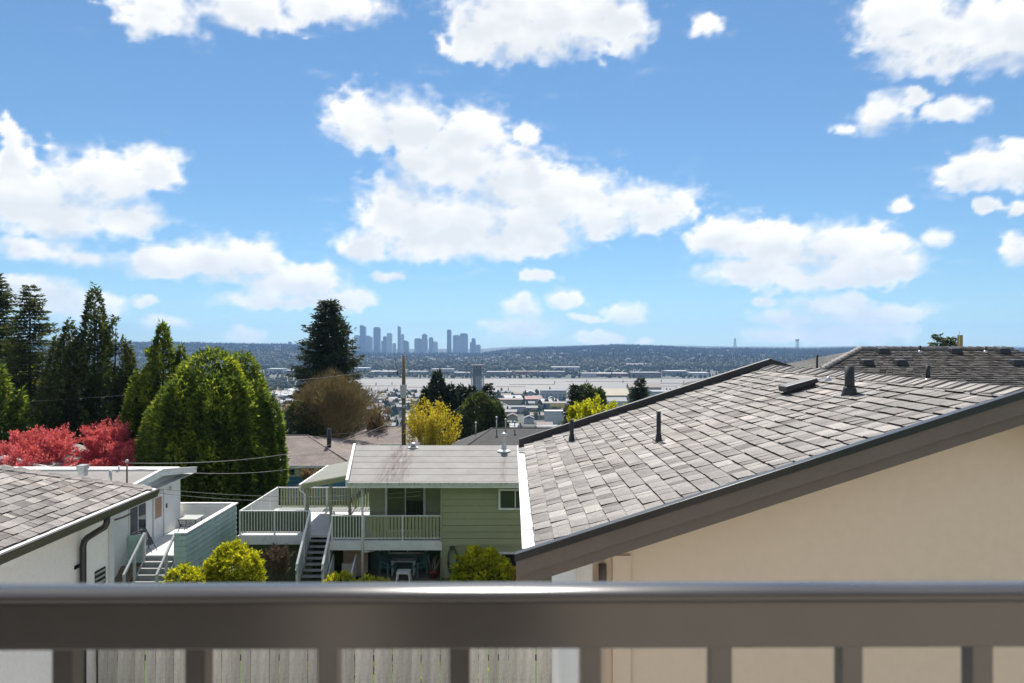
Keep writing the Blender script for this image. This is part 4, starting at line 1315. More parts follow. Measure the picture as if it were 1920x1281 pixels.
MB().box(P(1797, 0, 30)[0], P(1803.5, 0, 30)[0], 29.93, 30.07, -7, P(0, 628, 30)[2]).build('shaft', pm('yellow_timber', (.33, .22, .08), .8, .2, 2, stretch=(4, 4, .5)), pp)
MB().tube([(P(1796, 0, 30)[0], 29.9, -.6), (P(1796, 0, 30)[0], 29.9, P(0, 621, 30)[2])], .012, 6).build('antenna_rod', steel, pp)

# ================================================================== WHITE HOUSE WITH SIDE DECK (left)
hC = empty('house', (-20, 31, -11), 'white stucco bungalow with low grey roof and a side deck', 'house')
XW = -15.9
DZ = -8.85
MB().box(-31, XW, 26.5, 35.8, -11.2, -6.05).prism([(26.5, -6.049), (35.8, -6.049), (35.8, -6.0), (32.8, -5.85), (26.5, -6.02)], 'x', -31, XW).build('wall', pm('white_stucco', (.74, .73, .71), .9, .04, 1, .04, 20, .2, 80, .003, dirt=(.55, .53, .5), dirt_amt=.25), hC)
grey_roof = pm('grey_granule_roof', (.27, .255, .24), .95, .12, .7, .1, 60, dirt=(.18, .165, .15), dirt_amt=.5, dscale=.5)
rC = MB().add([(-31, 25.8, -6.25), (-15.42, 25.8, -6.25), (-15.42, 32.8, -5.66), (-31, 32.8, -5.66)], [(0, 1, 2, 3)]).add([(-31, 32.8, -5.66), (-15.42, 32.8, -5.66), (-15.42, 36.2, -6.16), (-31, 36.2, -6.16)], [(0, 1, 2, 3)]).build('roof', grey_roof, hC)
MB().prism([(25.8, -6.24), (32.8, -5.63), (36.3, -6.13), (36.3, -6.36), (32.8, -5.90), (25.8, -6.48)], 'x', -15.42, -15.33).build('rake_fascia', white_paint, hC)
MB().prism([(25.8, -6.20), (32.8, -5.59), (36.32, -6.09), (36.32, -6.13), (32.8, -5.63), (25.8, -6.24)], 'x', -15.47, -15.30).build('edge_flashing', white_metal, hC)
MB().box(-31, -15.42, 32.7, 32.9, -5.66, -5.60).build('ridge_flashing', white_metal, hC)
MB().prism([(25.9, -6.5), (36.2, -6.4), (36.2, -6.38), (25.9, -6.48)], 'x', XW, -15.43).build('soffit', white_paint, hC)
# rear gable
MB().prism([(-29.5, -6.95), (-27.2, -6.2), (-25.0, -6.75), (-25.0, -6.95)], 'y', 40, 46).build('rear_gable', grey_roof, hC)
m = MB(); m.bar((-29.7, 39.96, -7.0), (-27.2, 39.96, -6.18), .1, .16).bar((-27.2, 39.96, -6.18), (-24.8, 39.96, -6.78), .1, .16); m.build('gable_fascia', white_paint, hC)
MB().box(-31, -24.8, 36.2, 46, -11, -6.97).build('rear_wall', pale_wall, hC)
# roof fittings
x, y, z = P(154, 890, 30.5)
q = MB().box(x - .12, x + .12, 30.4, 30.7, z - .05, z + .22).build('roof_vent', steel, hC); MB().box(x - .16, x + .16, 30.35, 30.75, z + .221, z + .40).build('vent_hood', steel, q)
x, y, z = P(207, 903, 29.5); MB().tube([(x, 29.5, z - .1), (x, 29.5, z + .45)], .06, 10).build('flue', steel, hC)
x, y, z = P(238, 905, 29.2)
q = MB().tube([(x, 29.2, z - .3), (x, 29.2, P(0, 866, 29.2)[2])], .035, 8).build('service_mast', pm('rusty_mast', (.24, .15, .12), .8), hC); mastC = (x, 29.2, P(0, 868, 29.2)[2])
MB().lathe((x, 29.2, P(0, 867, 29.2)[2]), [(.05, 0), (.08, .04), (.04, .12)], 8).build('mast_head', steel, q)
x, y, z = P(223, 882, 32.7); MB().tube([(x, 32.7, z - .1), (x, 32.7, z + .2)], .05, 8).build('flue', white_metal, hC)
# wall fittings on the deck side (wall faces +x)
window(hC, 'x', XW, 31.0, 32.35, -8.15, -6.95, 1, .06, panes=2, gl=[pm('dark_shutter', (.05, .055, .065), .6), glass])
dr = MB().box(XW, XW + .06, 33.0, 33.06, DZ, -6.75).box(XW, XW + .06, 33.96, 34.02, DZ, -6.75).box(XW, XW + .06, 33.06, 33.96, -6.81, -6.75).build('door_frame', grey_paint, hC)
MB().box(XW, XW + .03, 33.06, 33.96, DZ, -6.81).build('door', white_paint, dr)
MB().box(XW + .031, XW + .04, 33.2, 33.8, -7.9, -7.0).build('door_pane', pm('amber_glass_pane', (.34, .19, .12), .3), dr)
MB().lathe((XW + .09, 33.16, -7.85), [(.025, 0), (.03, .02), (.02, .05)], 8).build('door_knob', steel, dr)
MB().lathe((XW + .09, 34.6, -6.9), [(.03, 0), (.07, .05), (.06, .16), (.02, .2)], 10).build('wall_lamp', steel, hC)
MB().box(XW, XW + .03, 34.3, 34.4, -7.65, -7.45).build('mail_slot', black_metal, hC)
MB().box(XW, XW + .14, 29.3, 29.55, -8.0, -7.55).build('meter_box', steel, hC)
MB().tube([(XW + .07, 29.25, -6.5), (XW + .07, 29.25, -9.6)], .025, 6).build('conduit', steel, hC)
MB().tube([(XW + .05, 29.6, -7.1), (XW + .3, 29.9, -7.05), (XW + .3, 30.9, -7.05)], .035, 6).build('outlet_pipe', wood_dark, hC)
# deck
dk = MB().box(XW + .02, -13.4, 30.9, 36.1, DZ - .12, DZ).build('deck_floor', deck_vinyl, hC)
MB().box(XW, -13.45, 30.95, 36.0, -11.2, DZ - .121).build('deck_base', pm('drab_deck_skirt', (.24, .22, .15), .9), hC)  # one even olive brown for the deck base
# parapet of turquoise boards facing +x
pr = MB().box(-13.46, -13.34, 30.5, 36.1, -9.9, -7.86).build('parapet', teal_side, hC)
siding(pr, 'x', -13.34, 30.5, 36.1, -9.72, -7.88, .225, teal_side, 1)
MB().box(-13.5, -13.27, 30.45, 36.2, -7.86, -7.80).build('parapet_cap', white_paint, pr)
siding(pr, 'y', 30.49, -13.75, -13.3, -9.72, -7.9, .225, teal_side, -1)
MB().box(-13.78, -13.501, 30.47, 30.6, -9.9, -7.82).build('parapet_end', teal_side, pr)
p2 = MB().box(XW - .2, -13.5, 36.101, 36.2, DZ, -7.85).build('parapet', white_paint, hC)
siding(p2, 'y', 36.1, XW, -13.47, DZ, -7.88, .16, white_paint, -1)
MB().box(XW - .2, -13.5, 36.06, 36.24, -7.849, -7.80).build('parapet_cap', white_paint, p2)
p3 = MB().box(XW - .25, -15.15, 30.84, 30.9, -9.15, -8.02).build('parapet', teal_side, hC)
siding(p3, 'y', 30.84, XW - .25, -15.15, -9.15, -8.03, .225, teal_side, -1)
# steps down to the yard
st = empty('stairs', (-14.5, 29.6, -10.3), 'grey steps with pale handrails up to the turquoise deck', 'stairs', None)
for k in range(6):
    zz = DZ - .19 * (k + 1); yy = 30.85 - .26 * (k + 1)
    MB().box(-15.1, -13.95, yy, yy + .28, zz - .04, zz).build('tread', stair_grey, st)
    MB().box(-15.1, -13.95, yy + .27, yy + .285, zz, zz + .15).build('riser', stair_grey, st)
for x in (-15.16, -13.88):
    MB().bar((x, 30.9, DZ - .2), (x, 29.2, DZ - 1.4), .06, .26).build('stringer', grey_paint, st)
    MB().bar((x, 30.8, DZ + .95), (x, 29.15, DZ - .28), .08, .09).build('handrail', grey_paint, st)
    for q in (0, .5, 1):
        yy = 30.78 - 1.6 * q; MB().box(x - .045, x + .045, yy - .045, yy + .045, DZ - .2 - 1.2 * q, DZ + .93 - 1.2 * q).build('post', grey_paint, st)
# slatted timber skirt left of the steps
sk_ = empty('timber_skirt', (-15.9, 29.4, -10.6), 'brown slatted timber skirt leaning beside the white house steps', 'skirt')
for k in range(15):
    x = -16.6 + k * .1
    MB().bar((x, 30.4, DZ - .3), (x - .25, 28.6, -10.3), .07, .03).build('slat', pm('brown_slat', (.20, .15, .11), .9) if k == 0 else bpy.data.materials['brown_slat'], sk_)

# patio table on that deck
def patio_table(x, y, z, w, d, h, lab):
    e = empty('patio_table', (x, y, z), lab, 'table')
    MB().box(x - w / 2, x + w / 2, y - d / 2, y + d / 2, z + h - .03, z + h).build('tabletop', pm('pale_table_top', (.55, .56, .55), .3), e)
    m = MB().box(x - w / 2 + .05, x + w / 2 - .05, y - d / 2 + .05, y + d / 2 - .05, z + h - .06, z + h - .0305); m.build('frame', wood_dark, e)
    for sx in (-1, 1):
        for sy in (-1, 1):
            MB().tube([(x + sx * (w / 2 - .08), y + sy * (d / 2 - .08), z + h - .05), (x + sx * (w / 2 - .14), y + sy * (d / 2 - .14), z + h * .5), (x + sx * (w / 2 - .02), y + sy * (d / 2 - .05), z + .01)], .016, 6).build('leg', black_metal, e)
    MB().tube([(x - w / 2 + .14, y - d / 2 + .14, z + h * .5), (x + w / 2 - .14, y - d / 2 + .14, z + h * .5)], .012, 6).tube([(x - w / 2 + .14, y + d / 2 - .14, z + h * .5), (x + w / 2 - .14, y + d / 2 - .14, z + h * .5)], .012, 6).build('stretcher', black_metal, e)
patio_table(-14.9, 34.6, DZ, .95, .9, .72, 'square patio table with black curved legs on the white deck')
# folded chair and wicker seat
e = empty('folding_chair', (-15.35, 31.45, DZ), 'folded black mesh chair leaning on the white house wall', 'chair')
for s_ in (-.22, .22):
    MB().tube([(-15.05, 31.45 + s_, DZ), (-15.55, 31.45 + s_, DZ + .95), (-15.62, 31.45 + s_, DZ + 1.0)], .014, 6).build('frame_tube', black_metal, e)
    MB().tube([(-15.45, 31.45 + s_, DZ), (-15.3, 31.45 + s_, DZ + .55)], .014, 6).build('leg', black_metal, e)
MB().hexa([(-15.2, 31.25, DZ + .28), (-15.2, 31.65, DZ + .28), (-15.21, 31.65, DZ + .27), (-15.21, 31.25, DZ + .27), (-15.53, 31.25, DZ + .93), (-15.53, 31.65, DZ + .93), (-15.545, 31.65, DZ + .92), (-15.545, 31.25, DZ + .92)]).build('mesh_seat', black_plastic, e)
e = empty('wicker_seat', (-15.62, 30.95 + .3, DZ), 'round backed wicker seat behind the small turquoise panel', 'chair')
wick = pm('tan_wicker', (.42, .36, .28), .8, .2, 20)
for k in range(7):
    zz = DZ + .3 + k * .09; rr = .30 - .012 * abs(k - 3)
    MB().tube([(-15.6 + rr * math.cos(a), 31.25 + rr * math.sin(a), zz) for a in np.linspace(-.5, math.pi + .5, 14)], .03, 6).build('weave_band', wick, e)
MB().lathe((-15.6, 31.25, DZ), [(.2, 0), (.22, .15), (.3, .3), (.28, .36)], 16).build('seat', wick, e)

# ================================================================== GREEN HOUSE WITH DECKS
hD = empty('house', (-2, 36, -10.6), 'sage green two storey house with white deck railings and flat grey roof', 'house')
YW = 32.0; DZ2 = -8.53; PZ = -10.34
wallD = MB().box(-3.0, 5.5, YW, 40.5, -10.8, -6.08).build('wall', green_side, hD)
siding(wallD, 'y', YW, -3.0, 5.5, -8.72, -6.10, .279, green_side)
m = MB()
for k in range(0, 26):
    xx = -3.0 + k * .33
    m = MB().box(xx + .008, xx + .322, YW - .012, YW - .001, -10.7, -8.74); m.build('grooved_panel', green_side, wallD)
MB().box(-3.02, 5.5, YW - .03, YW - .013, -8.76, -8.70).build('flashing_strip', green_side, wallD)
MB().box(-3.06, -2.98, YW - .048, YW + .04, -10.7, -6.1).build('corner_board', green_side, wallD)
wallU = MB().box(-6.4, -3.001, 33.6, 40.5, DZ2 + .001, -6.08).build('balcony_wall', green_side, hD)
siding(wallU, 'y', 33.6, -6.4, -3.0, DZ2, -6.1, .279, green_side)
MB().box(-6.4, -3.001, 33.85, 40.5, -10.8, DZ2 - .35).build('basement_wall', pm('dark_blue_green_wall', (.10, .145, .13), .8, .08), hD)  # basement wall has its own darker blue green
# roof: six rolled strips, each lapped
eY, rY, eZ, rZ = 31.4, 35.9, -5.9, -5.0
nst = 6
for k in range(nst):
    t0, t1 = k / nst, (k + 1.08) / nst if k < nst - 1 else 1
    def L_(t): return (-6.85 - .65 * t, eY + (rY - eY) * t, eZ + (rZ - eZ) * t)
    a, b = L_(t0), L_(t1); lo, hi = .018, .006
    if k == 0:
        rD = MB().hexa([(a[0], a[1], a[2] - .06), (5.6, a[1], a[2] - .06), (5.6, rY, rZ - .06), (-7.5, rY, rZ - .06), (a[0], a[1], a[2]), (5.6, a[1], a[2]), (5.6, rY, rZ), (-7.5, rY, rZ)]).build('roof', roll_roof, hD)
    m = MB().hexa([(a[0], a[1], a[2] + .002), (5.6, a[1], a[2] + .002), (5.6, b[1], b[2] + .001), (b[0], b[1], b[2] + .001), (a[0], a[1], a[2] + lo), (5.6, a[1], a[2] + lo), (5.6, b[1], b[2] + hi), (b[0], b[1], b[2] + hi)])
    m.build('roofing_strip', roll_roof, rD)
MB().add([(-7.5, rY, rZ + .001), (5.6, rY, rZ + .001), (5.6, 41, rZ - 1.0), (-6.85, 41, rZ - 1.0)], [(0, 1, 2, 3)]).build('rear_slope', roll_roof, rD)
fasc = pm('stained_white_gutter', (.60, .585, .54), .6, .1, 3, .1, 25, dirt=(.17, .15, .11), dirt_amt=.95, dscale=4, stretch=(4, 4, .5))
MB().box(-6.9, 5.6, eY - .12, eY - .02, eZ - .13, eZ + .0).build('gutter', fasc, hD)
MB().box(-6.9, 5.6, eY - .05, eY + .0, eZ - .25, eZ - .131).build('fascia', white_paint, hD)
MB().hexa([(-6.98, eY - .1, eZ - .2), (-6.87, eY - .1, eZ - .2), (-7.52, rY, rZ - .2), (-7.63, rY, rZ - .2), (-6.98, eY - .1, eZ + .1), (-6.87, eY - .1, eZ + .1), (-7.52, rY, rZ + .1), (-7.63, rY, rZ + .1)]).build('rake_curb', white_paint, hD)
MB().box(-6.85, 5.6, eY + .001, 33.6, eZ - .25, eZ - .2).build('soffit', green_dark, hD)
# roof vents
x, y, z = P(775, 838, 35.6)
q = MB().lathe((x, 35.6, -5.07), [(.13, 0), (.13, .14), (.17, .15), (.17, .22), (.05, .26)], 12).build('roof_vent', steel, hD)
q2 = MB().lathe((x, 35.6, -5.06), [(.27, 0), (.25, .03)], 12).build('flashing', white_metal, q)
x, y, z = P(945, 845, 35.2)
q = MB().lathe((x, 35.2, -5.16), [(.16, 0), (.14, .12), (.085, .28), (.08, .62), (.11, .63), (.12, .70), (.17, .72), (.16, .80), (.04, .88)], 14).build('flue', steel, hD)
MB().lathe((x, 35.1, -5.15), [(.36, -.02), (.30, .03), (.2, .06)], 14).build('flashing', white_metal, q)
# windows and sliding door
window(hD, 'y', YW - .042, -.50, .78, -7.12, -6.38, -1, .08, panes=2, name='window')
window(hD, 'y', YW - .013, -.50, .55, -9.72, -9.1, -1, .08, panes=1)
sdoor = window(hD, 'y', 33.6 - .042, -5.6, -3.98, DZ2 + .08, -6.25, -1, .10, panes=2, gl=[olive_pane, dark_glass], name='sliding_door')
MB().box(-4.6, -4.3, 33.9 - .36, 33.56, DZ2 + .5, DZ2 + .75).build('blind_cord', white_paint, sdoor)
window(hD, 'y', 33.85, -5.55, -3.9, -9.55, -9.0, -1, .05, panes=2, frame=grey_paint)
# decks
deckD = MB().box(-12.0, -7.9, 32.9, 38.3, DZ2 - .10, DZ2).box(-7.899, -6.4, 32.0, 38.3, DZ2 - .10, DZ2).box(-6.399, -3.0, 32.0, 33.57, DZ2 - .10, DZ2).build('deck_floor', deck_vinyl, hD)
m = MB().box(-12.02, -8.95, 32.84, 32.899, DZ2 - .40, DZ2 - .02); m.build('deck_fascia', white_paint, hD)
MB().box(-7.9, -3.0, 31.94, 31.999, DZ2 - .40, DZ2 - .06).build('deck_fascia', white_paint, hD)
MB().box(-12.08, -12.001, 32.84, 38.3, DZ2 - .40, DZ2 - .02).build('deck_fascia', white_paint, hD)
pickets(hD, (-12, 32.95), (-8.95, 32.95), DZ2, 1.05, .125, white_paint, posts=[0, .5, 1], panel=green_dark)
pickets(hD, (-7.72, 32.05), (-6.42, 32.05), DZ2, 1.05, .125, white_paint, posts=[0, 1], panel=green_dark)
pickets(hD, (-6.35, 32.05), (-3.04, 32.05), DZ2, 1.05, .15, white_paint, w=.025, posts=[0, .5, 1], pw=.115, pmat=green_side)
pickets(hD, (-12, 33.0), (-12, 38.25), DZ2, 1.05, .125, white_paint, posts=[.25, .5, .75, 1])
pickets(hD, (-11.95, 38.25), (-6.45, 38.25), DZ2, 1.05, .14, white_paint, w=.025, posts=[.45, .9], pw=.09, pmat=green_side)
# house post / downspout at the balcony corner
MB().tube([(-6.38, 31.85, eZ - .2), (-6.38, 31.85, PZ)], .05, 8).build('porch_post', white_paint, hD)
MB().tube([(-6.3, 31.9, DZ2 - .45), (-6.0, 32.4, DZ2 - .55), (-5.9, 33.4, DZ2 - .6), (-5.9, 33.6, PZ + .1)], .045, 8).build('drain_pipe', white_metal, hD)
# skirt and panels below the deck
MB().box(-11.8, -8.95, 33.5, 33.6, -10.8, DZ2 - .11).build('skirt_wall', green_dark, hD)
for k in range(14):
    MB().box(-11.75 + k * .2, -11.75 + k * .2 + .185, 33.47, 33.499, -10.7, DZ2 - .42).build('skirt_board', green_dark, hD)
MB().box(-11.7, -6.41, 36.0, 36.1, -10.8, DZ2 - .11).build('under_deck_backdrop', green_dark, hD)  # dark sheet added to hide the lit lawn beyond the deck
MB().box(-7.55, -6.45, 33.4, 33.5, -10.5, DZ2 - .11).build('stucco_panel', pm('pinkish_plaster', (.52, .38, .31), .9, .12, 2), hD)
MB().box(-7.5, -6.95, 32.9, 32.96, -10.5, -9.78).build('white_panel', white_paint, hD)
for x in (-6.75, -7.72):
    MB().hexa([(x - .03, 31.2, -10.4), (x + .03, 31.2, -10.4), (x + .03, 32.3, -10.1), (x - .03, 32.3, -10.1), (x - .03, 31.2, -9.85), (x + .03, 31.2, -9.85), (x + .03, 32.3, -9.2), (x - .03, 32.3, -9.2)]).build('stair_guard', grey_paint, hD)
MB().box(-6.5, 5.5, 31.4, 34, -10.7, PZ).build('patio_slab', pm('mossy_concrete', (.17, .15, .11), .9, .2, 1.2, dirt=(.08, .1, .03), dirt_amt=.7), hD)
# canopy over the deck
cn = MB().hexa([(-9.45, 33.5, -6.46), (-7.1, 33.5, -6.02), (-7.1, 38.6, -6.02), (-9.45, 38.6, -6.46), (-9.45, 33.5, -6.38), (-7.1, 33.5, -5.94), (-7.1, 38.6, -5.94), (-9.45, 38.6, -6.38)]).build('canopy', pm('grey_green_canopy_roof', (.20, .205, .18), .85, .1, 1), hD)
MB().box(-9.56, -9.451, 33.45, 38.6, -6.53, -6.40).build('canopy_gutter', white_metal, cn)
MB().hexa([(-9.45, 33.44, -6.62), (-7.1, 33.44, -6.18), (-7.1, 33.499, -6.18), (-9.45, 33.499, -6.62), (-9.45, 33.44, -6.40), (-7.1, 33.44, -5.96), (-7.1, 33.499, -5.96), (-9.45, 33.499, -6.40)]).build('canopy_fascia', green_side, cn)
for x, y in ((-9.2, 33.6), (-8.15, 33.6), (-7.3, 33.6), (-9.3, 38.2), (-8.0, 38.2)):
    MB().box(x - .055, x + .055, y - .055, y + .055, DZ2 + .0005, -6.45 + (x + 9.45) * .187).build('canopy_post', green_side, cn)
MB().tube([(-9.5, 33.48, -6.5), (-9.5, 33.46, -6.65), (-9.28, 33.5, -6.85), (-9.28, 33.5, DZ2 + .02)], .04, 8).build('canopy_downpipe', white_metal, cn)
# stairs of the green house
st = empty('stairs', (-8.4, 31.9, -10.5), 'open grey steps with white handrails up to the green house deck', 'stairs')
for k in range(9):
    zz = DZ2 - .19 * (k + 1); yy = 32.85 - .22 * (k + 1)
    MB().box(-8.85, -7.9, yy, yy + .26, zz - .045, zz).build('tread', stair_grey, st)
for x in (-8.91, -7.84):
    MB().bar((x, 32.88, DZ2 - .12), (x, 30.85, DZ2 - 1.9), .06, .27).build('stringer', grey_paint, st)
    MB().bar((x, 32.9, DZ2 + 1.0), (x, 30.95, DZ2 - .72), .09, .10).build('handrail', white_paint, st)
    MB().bar((x, 32.9, DZ2 + .55), (x, 30.95, DZ2 - 1.15), .03, .7).build('rail_panel', grey_paint, st)
    for q in (0, .5, 1):
        yy = 32.86 - 1.9 * q; MB().box(x - .05, x + .05, yy - .05, yy + .05, DZ2 - .05 - 1.7 * q - .25, DZ2 + .98 - 1.68 * q).build('post', white_paint, st)
MB().box(-8.0 - .42, -8.0 - .38, 31.9, 31.95, PZ - .3, DZ2 - .9).build('prop', wood_dark, st)

# patio furniture
def plastic_chair(x, y, z, rz, lab):
    e = empty('patio_chair', (x, y, z), lab, 'chair')
    c, s = math.cos(rz), math.sin(rz)
    def T(p): return (x + p[0] * c - p[1] * s, y + p[0] * s + p[1] * c, z + p[2])
    def bx(m, x0, x1, y0, y1, z0, z1, lean=0):
        m.hexa([T((x0, y0, z0)), T((x1, y0, z0)), T((x1, y1, z0)), T((x0, y1, z0)), T((x0, y0 + lean, z1)), T((x1, y0 + lean, z1)), T((x1, y1 + lean, z1)), T((x0, y1 + lean, z1))]); return m
    bx(MB(), -.25, .25, -.22, .24, .40, .44).build('seat', chair_teal, e)
    for k in range(5):
        bx(MB(), -.24 + k * .10, -.17 + k * .10, .22, .25, .44, .92, .12).build('back_slat', chair_teal, e)
    bx(MB(), -.26, .26, .335, .38, .90, .98, .02).build('back_rail', chair_teal, e)
    for q in (-1, 1):
        bx(MB(), q * .27 - .03, q * .27 + .03, -.24, .30, .62, .66).build('armrest', chair_teal, e)
        bx(MB(), q * .27 - .03, q * .27 + .03, -.24, -.18, 0, .62).build('leg', chair_teal, e)
        bx(MB(), q * .27 - .03, q * .27 + .03, .22, .28, 0, .62).build('leg', chair_teal, e)
    return e
plastic_chair(P(728, 0, 32.95)[0], 32.95, PZ, 1.0, 'blue green plastic armchair at the left of the patio table')
plastic_chair(P(786, 0, 32.95)[0], 32.95, PZ, -1.0, 'blue green plastic armchair at the right of the patio table')
e = empty('patio_table', (P(757, 0, 33.2)[0], 33.2, PZ), 'grey slatted table between the two patio armchairs', 'table')
tx = P(757, 0, 33.2)[0]
for k in range(5): MB().box(tx - .55, tx + .55, 32.95 + k * .11, 33.05 + k * .11, PZ + .60, PZ + .63).build('table_slat', grey_paint, e)
for sx in (-1, 1):
    for sy in (-1, 1): MB().box(tx + sx * .48 - .03, tx + sx * .48 + .03, 33.2 + sy * .2 - .03, 33.2 + sy * .2 + .03, PZ, PZ + .599).build('leg', grey_paint, e)
e = empty('stool', (P(757, 0, 32.2)[0], 32.2, PZ), 'white plastic slatted stool in front of the patio table', 'stool')
tx = P(757, 0, 32.2)[0]
for k in range(5): MB().box(tx - .28, tx + .28, 31.98 + k * .09, 32.05 + k * .09, PZ + .42, PZ + .46).build('seat_slat', white_plastic, e)
MB().box(tx - .28, tx + .28, 31.955, 31.979, PZ + .38, PZ + .46).box(tx - .28, tx + .28, 32.411, 32.435, PZ + .38, PZ + .46).build('apron', white_plastic, e)
for sx in (-1, 1):
    for sy in (-1, 1): MB().bar((tx + sx * .24, 32.195 + sy * .19, PZ + .42), (tx + sx * .29, 32.195 + sy * .24, PZ), .055, .055, (0, 1, 0)).build('leg', white_plastic, e)
px_ = P(812, 0, 32.6)[0]
e = empty('plant_pot', (px_, 32.6, PZ), 'red pot full of bamboo stakes on the patio', 'pot')
MB().lathe((px_, 32.6, PZ), [(.12, 0), (.17, .26), (.20, .27), (.20, .32), (.16, .32), (.15, .2)], 16).build('pot', terracotta, e)
for k in range(9):
    a = random.uniform(-.5, .6); MB().tube([(px_ + random.uniform(-.08, .08), 32.6, PZ + .2), (px_ + a * .6, 32.6 + random.uniform(-.2, .2), PZ + random.uniform(.7, 1.05))], .013, 5).build('stake', wick, e)
e = empty('broom', (P(829, 0, 31.8)[0], 31.8, PZ), 'broom leaning on the green wall corner', 'broom')
bxp = P(829, 0, 31.8)[0]
MB().tube([(bxp, 31.75, PZ + .1), (bxp - .05, 31.95, PZ + 1.1)], .014, 6).build('handle', terracotta, e)
MB().hexa([(bxp - .14, 31.68, PZ), (bxp + .14, 31.68, PZ), (bxp + .14, 31.8, PZ), (bxp - .14, 31.8, PZ), (bxp - .06, 31.72, PZ + .22), (bxp + .06, 31.72, PZ + .22), (bxp + .06, 31.79, PZ + .22), (bxp - .06, 31.79, PZ + .22)]).build('bristles', wick, e)
# coiled hose on the wall
hx = P(848, 0, 31.9)[0]; hz = P(0, 1047, 31.9)[2]
e = empty('garden_hose', (hx, 31.95, hz - .55), 'dark green garden hose coiled on a wall hanger', 'hose')
for k in range(6):
    rw = .17 + .02 * random.uniform(-1, 1.5); rh = .44 + .03 * k
    MB().tube([(hx + random.uniform(-.01, .01) + rw * math.sin(a), 31.95 - .02 * k, hz + .05 - .03 * k + rh * math.cos(a)) for a in np.linspace(0, 2 * math.pi, 28)], .016, 6, caps=False).build('hose_loop', rubber, e)
MB().box(hx - .1, hx + .1, 31.86, 31.985, hz + .40, hz + .52).build('hanger', black_metal, e)

# ================================================================== BLUE HOUSE, HIP ROOFS BEHIND
brown_roof = NT('brown_shingle_roof'); _t = brown_roof
_c = _t.mix(_t.rng(_t.noise(1.2, 6, .7), .3, .7), (.13, .105, .095), (.23, .19, .17))
_c = _t.mix(1.0, _c, _t.mix(_t.rng(_t.noise(9, 3, .7, stretch=(.6, 2, 2)), .35, .65), (.75, .75, .75), (1.2, 1.2, 1.2)), 'MULTIPLY')
_t.l(_c, _t.b.inputs['Base Color']); _t.b.inputs['Roughness'].default_value = .95; brown_roof = _t.m


def hip_house(name, lab, x0, x1, y0, y1, ez, rz_, gz_, roofm, wallm, courses=0, run=None):
    e = empty(name, ((x0 + x1) / 2, (y0 + y1) / 2, gz_), lab, 'house')
    run = run or (y1 - y0) / 2; ym = (y0 + y1) / 2
    m = MB().add([(x0, y0, ez), (x1, y0, ez), (x1 - run, ym, rz_), (x0 + run, ym, rz_)], [(0, 1, 2, 3)])
    r = m.build('roof', roofm, e)
    MB().add([(x1, y0, ez), (x1, y1, ez), (x1 - run, ym, rz_)], [(0, 1, 2)]).add([(x0, y0, ez), (x0 + run, ym, rz_), (x0, y1, ez)], [(0, 1, 2)]).add([(x0, y1, ez), (x0 + run, ym, rz_), (x1 - run, ym, rz_), (x1, y1, ez)], [(0, 1, 2, 3)]).build('roof_slope', roofm, e)
    for k in range(courses):
        t = (k + .5) / courses
        MB().bar((x0 + run * t, y0 + (ym - y0) * t, ez + (rz_ - ez) * t), (x1 - run * t, y0 + (ym - y0) * t, ez + (rz_ - ez) * t), .05, .05).build('shingle_course', roofm, r)
    for a, b in (((x1, y0, ez), (x1 - run, ym, rz_)), ((x0, y0, ez), (x0 + run, ym, rz_)), ((x0 + run, ym, rz_), (x1 - run, ym, rz_))):
        MB().tube([a, b], .07, 5).build('ridge_cap', roofm, r)
    MB().box(x0 + .5, x1 - .5, y0 + .6, y1 - .6, gz_, ez - .02).build('wall', wallm, e)
    MB().box(x0, x1, y0 - .06, y0 - .01, ez - .18, ez + .01).build('fascia', white_paint, e)
    return e


hE = hip_house('house', 'bright blue and white bungalow with brown hip roof behind the green deck', -28, -11.5, 54, 66, -8.95, -7.55, -11.8, brown_roof, white_paint, 0, 4.9)
siding(hE, 'y', 54.6, -27, -12, -11.7, -9.86, .25, blue_side)
window(hE, 'y', 54.6, P(541, 0, 54.6)[0], P(553, 0, 54.6)[0], -9.78, -9.2, -1, .08)
MB().box(P(563, 0, 54.6)[0], P(589, 0, 54.6)[0], 54.56, 54.599, -11.0, -9.25).build('door', blue_side, hE)
window(hE, 'y', 54.6, P(600, 0, 54.6)[0], P(625, 0, 54.6)[0], -9.78, -9.2, -1, .08, panes=2)
cx = P(617, 0, 58)[0]; MB().tube([(cx, 58, -8.7), (cx, 58, P(0, 803, 58)[2])], .17, 10).build('chimney_pipe', black_metal, hE)
MB().tube([(-23, 57, -8.5), (-23, 57, -7.4)], .06, 8).build('vent_pipe', steel, hE)
hH = hip_house('house', 'low house with brown roof right of the blue bungalow', -16, -7.5, 67, 77, -9.2, -8.2, -13, brown_roof, pale_wall, 0, 3.2)
hH2 = hip_house('house', 'small dark roofed house behind the utility pole', -13.5, -8.5, 80, 88, -10.2, -9.1, -14, pm('charcoal_roof', (.06, .06, .065), .9, .15, 2), pale_wall, 0, 2)
hF = hip_house('house', 'house with charcoal hip roof behind the green house', -5.2, 9, 54, 66, -8.9, -6.95, -12, pm('charcoal_hip_roof', (.05, .05, .052), .9, .2, 1.5, .1, 30), pale_wall, 0, 3.6)
x, _, z = P(934, 805, 60)
for px, h in ((931, 22), (948, 18), (965, 14), (892, 12)):
    x, _, z = P(px, 806, 59.5); q = MB().tube([(x, 59.5, z - .4), (x, 59.5, z + h / F * 59.5)], .045, 8).build('vent_pipe', steel, hF); MB().lathe((x, 59.5, z + h / F * 59.5), [(.08, 0), (.12, .06), (.05, .14)], 8).build('vent_cap', steel, q)
hI = hip_house('house', 'pale roofed house half hidden behind the red maples', -45, -26, 62, 74, -9.5, -8, -13, brown_roof, pale_wall, 0, 5)
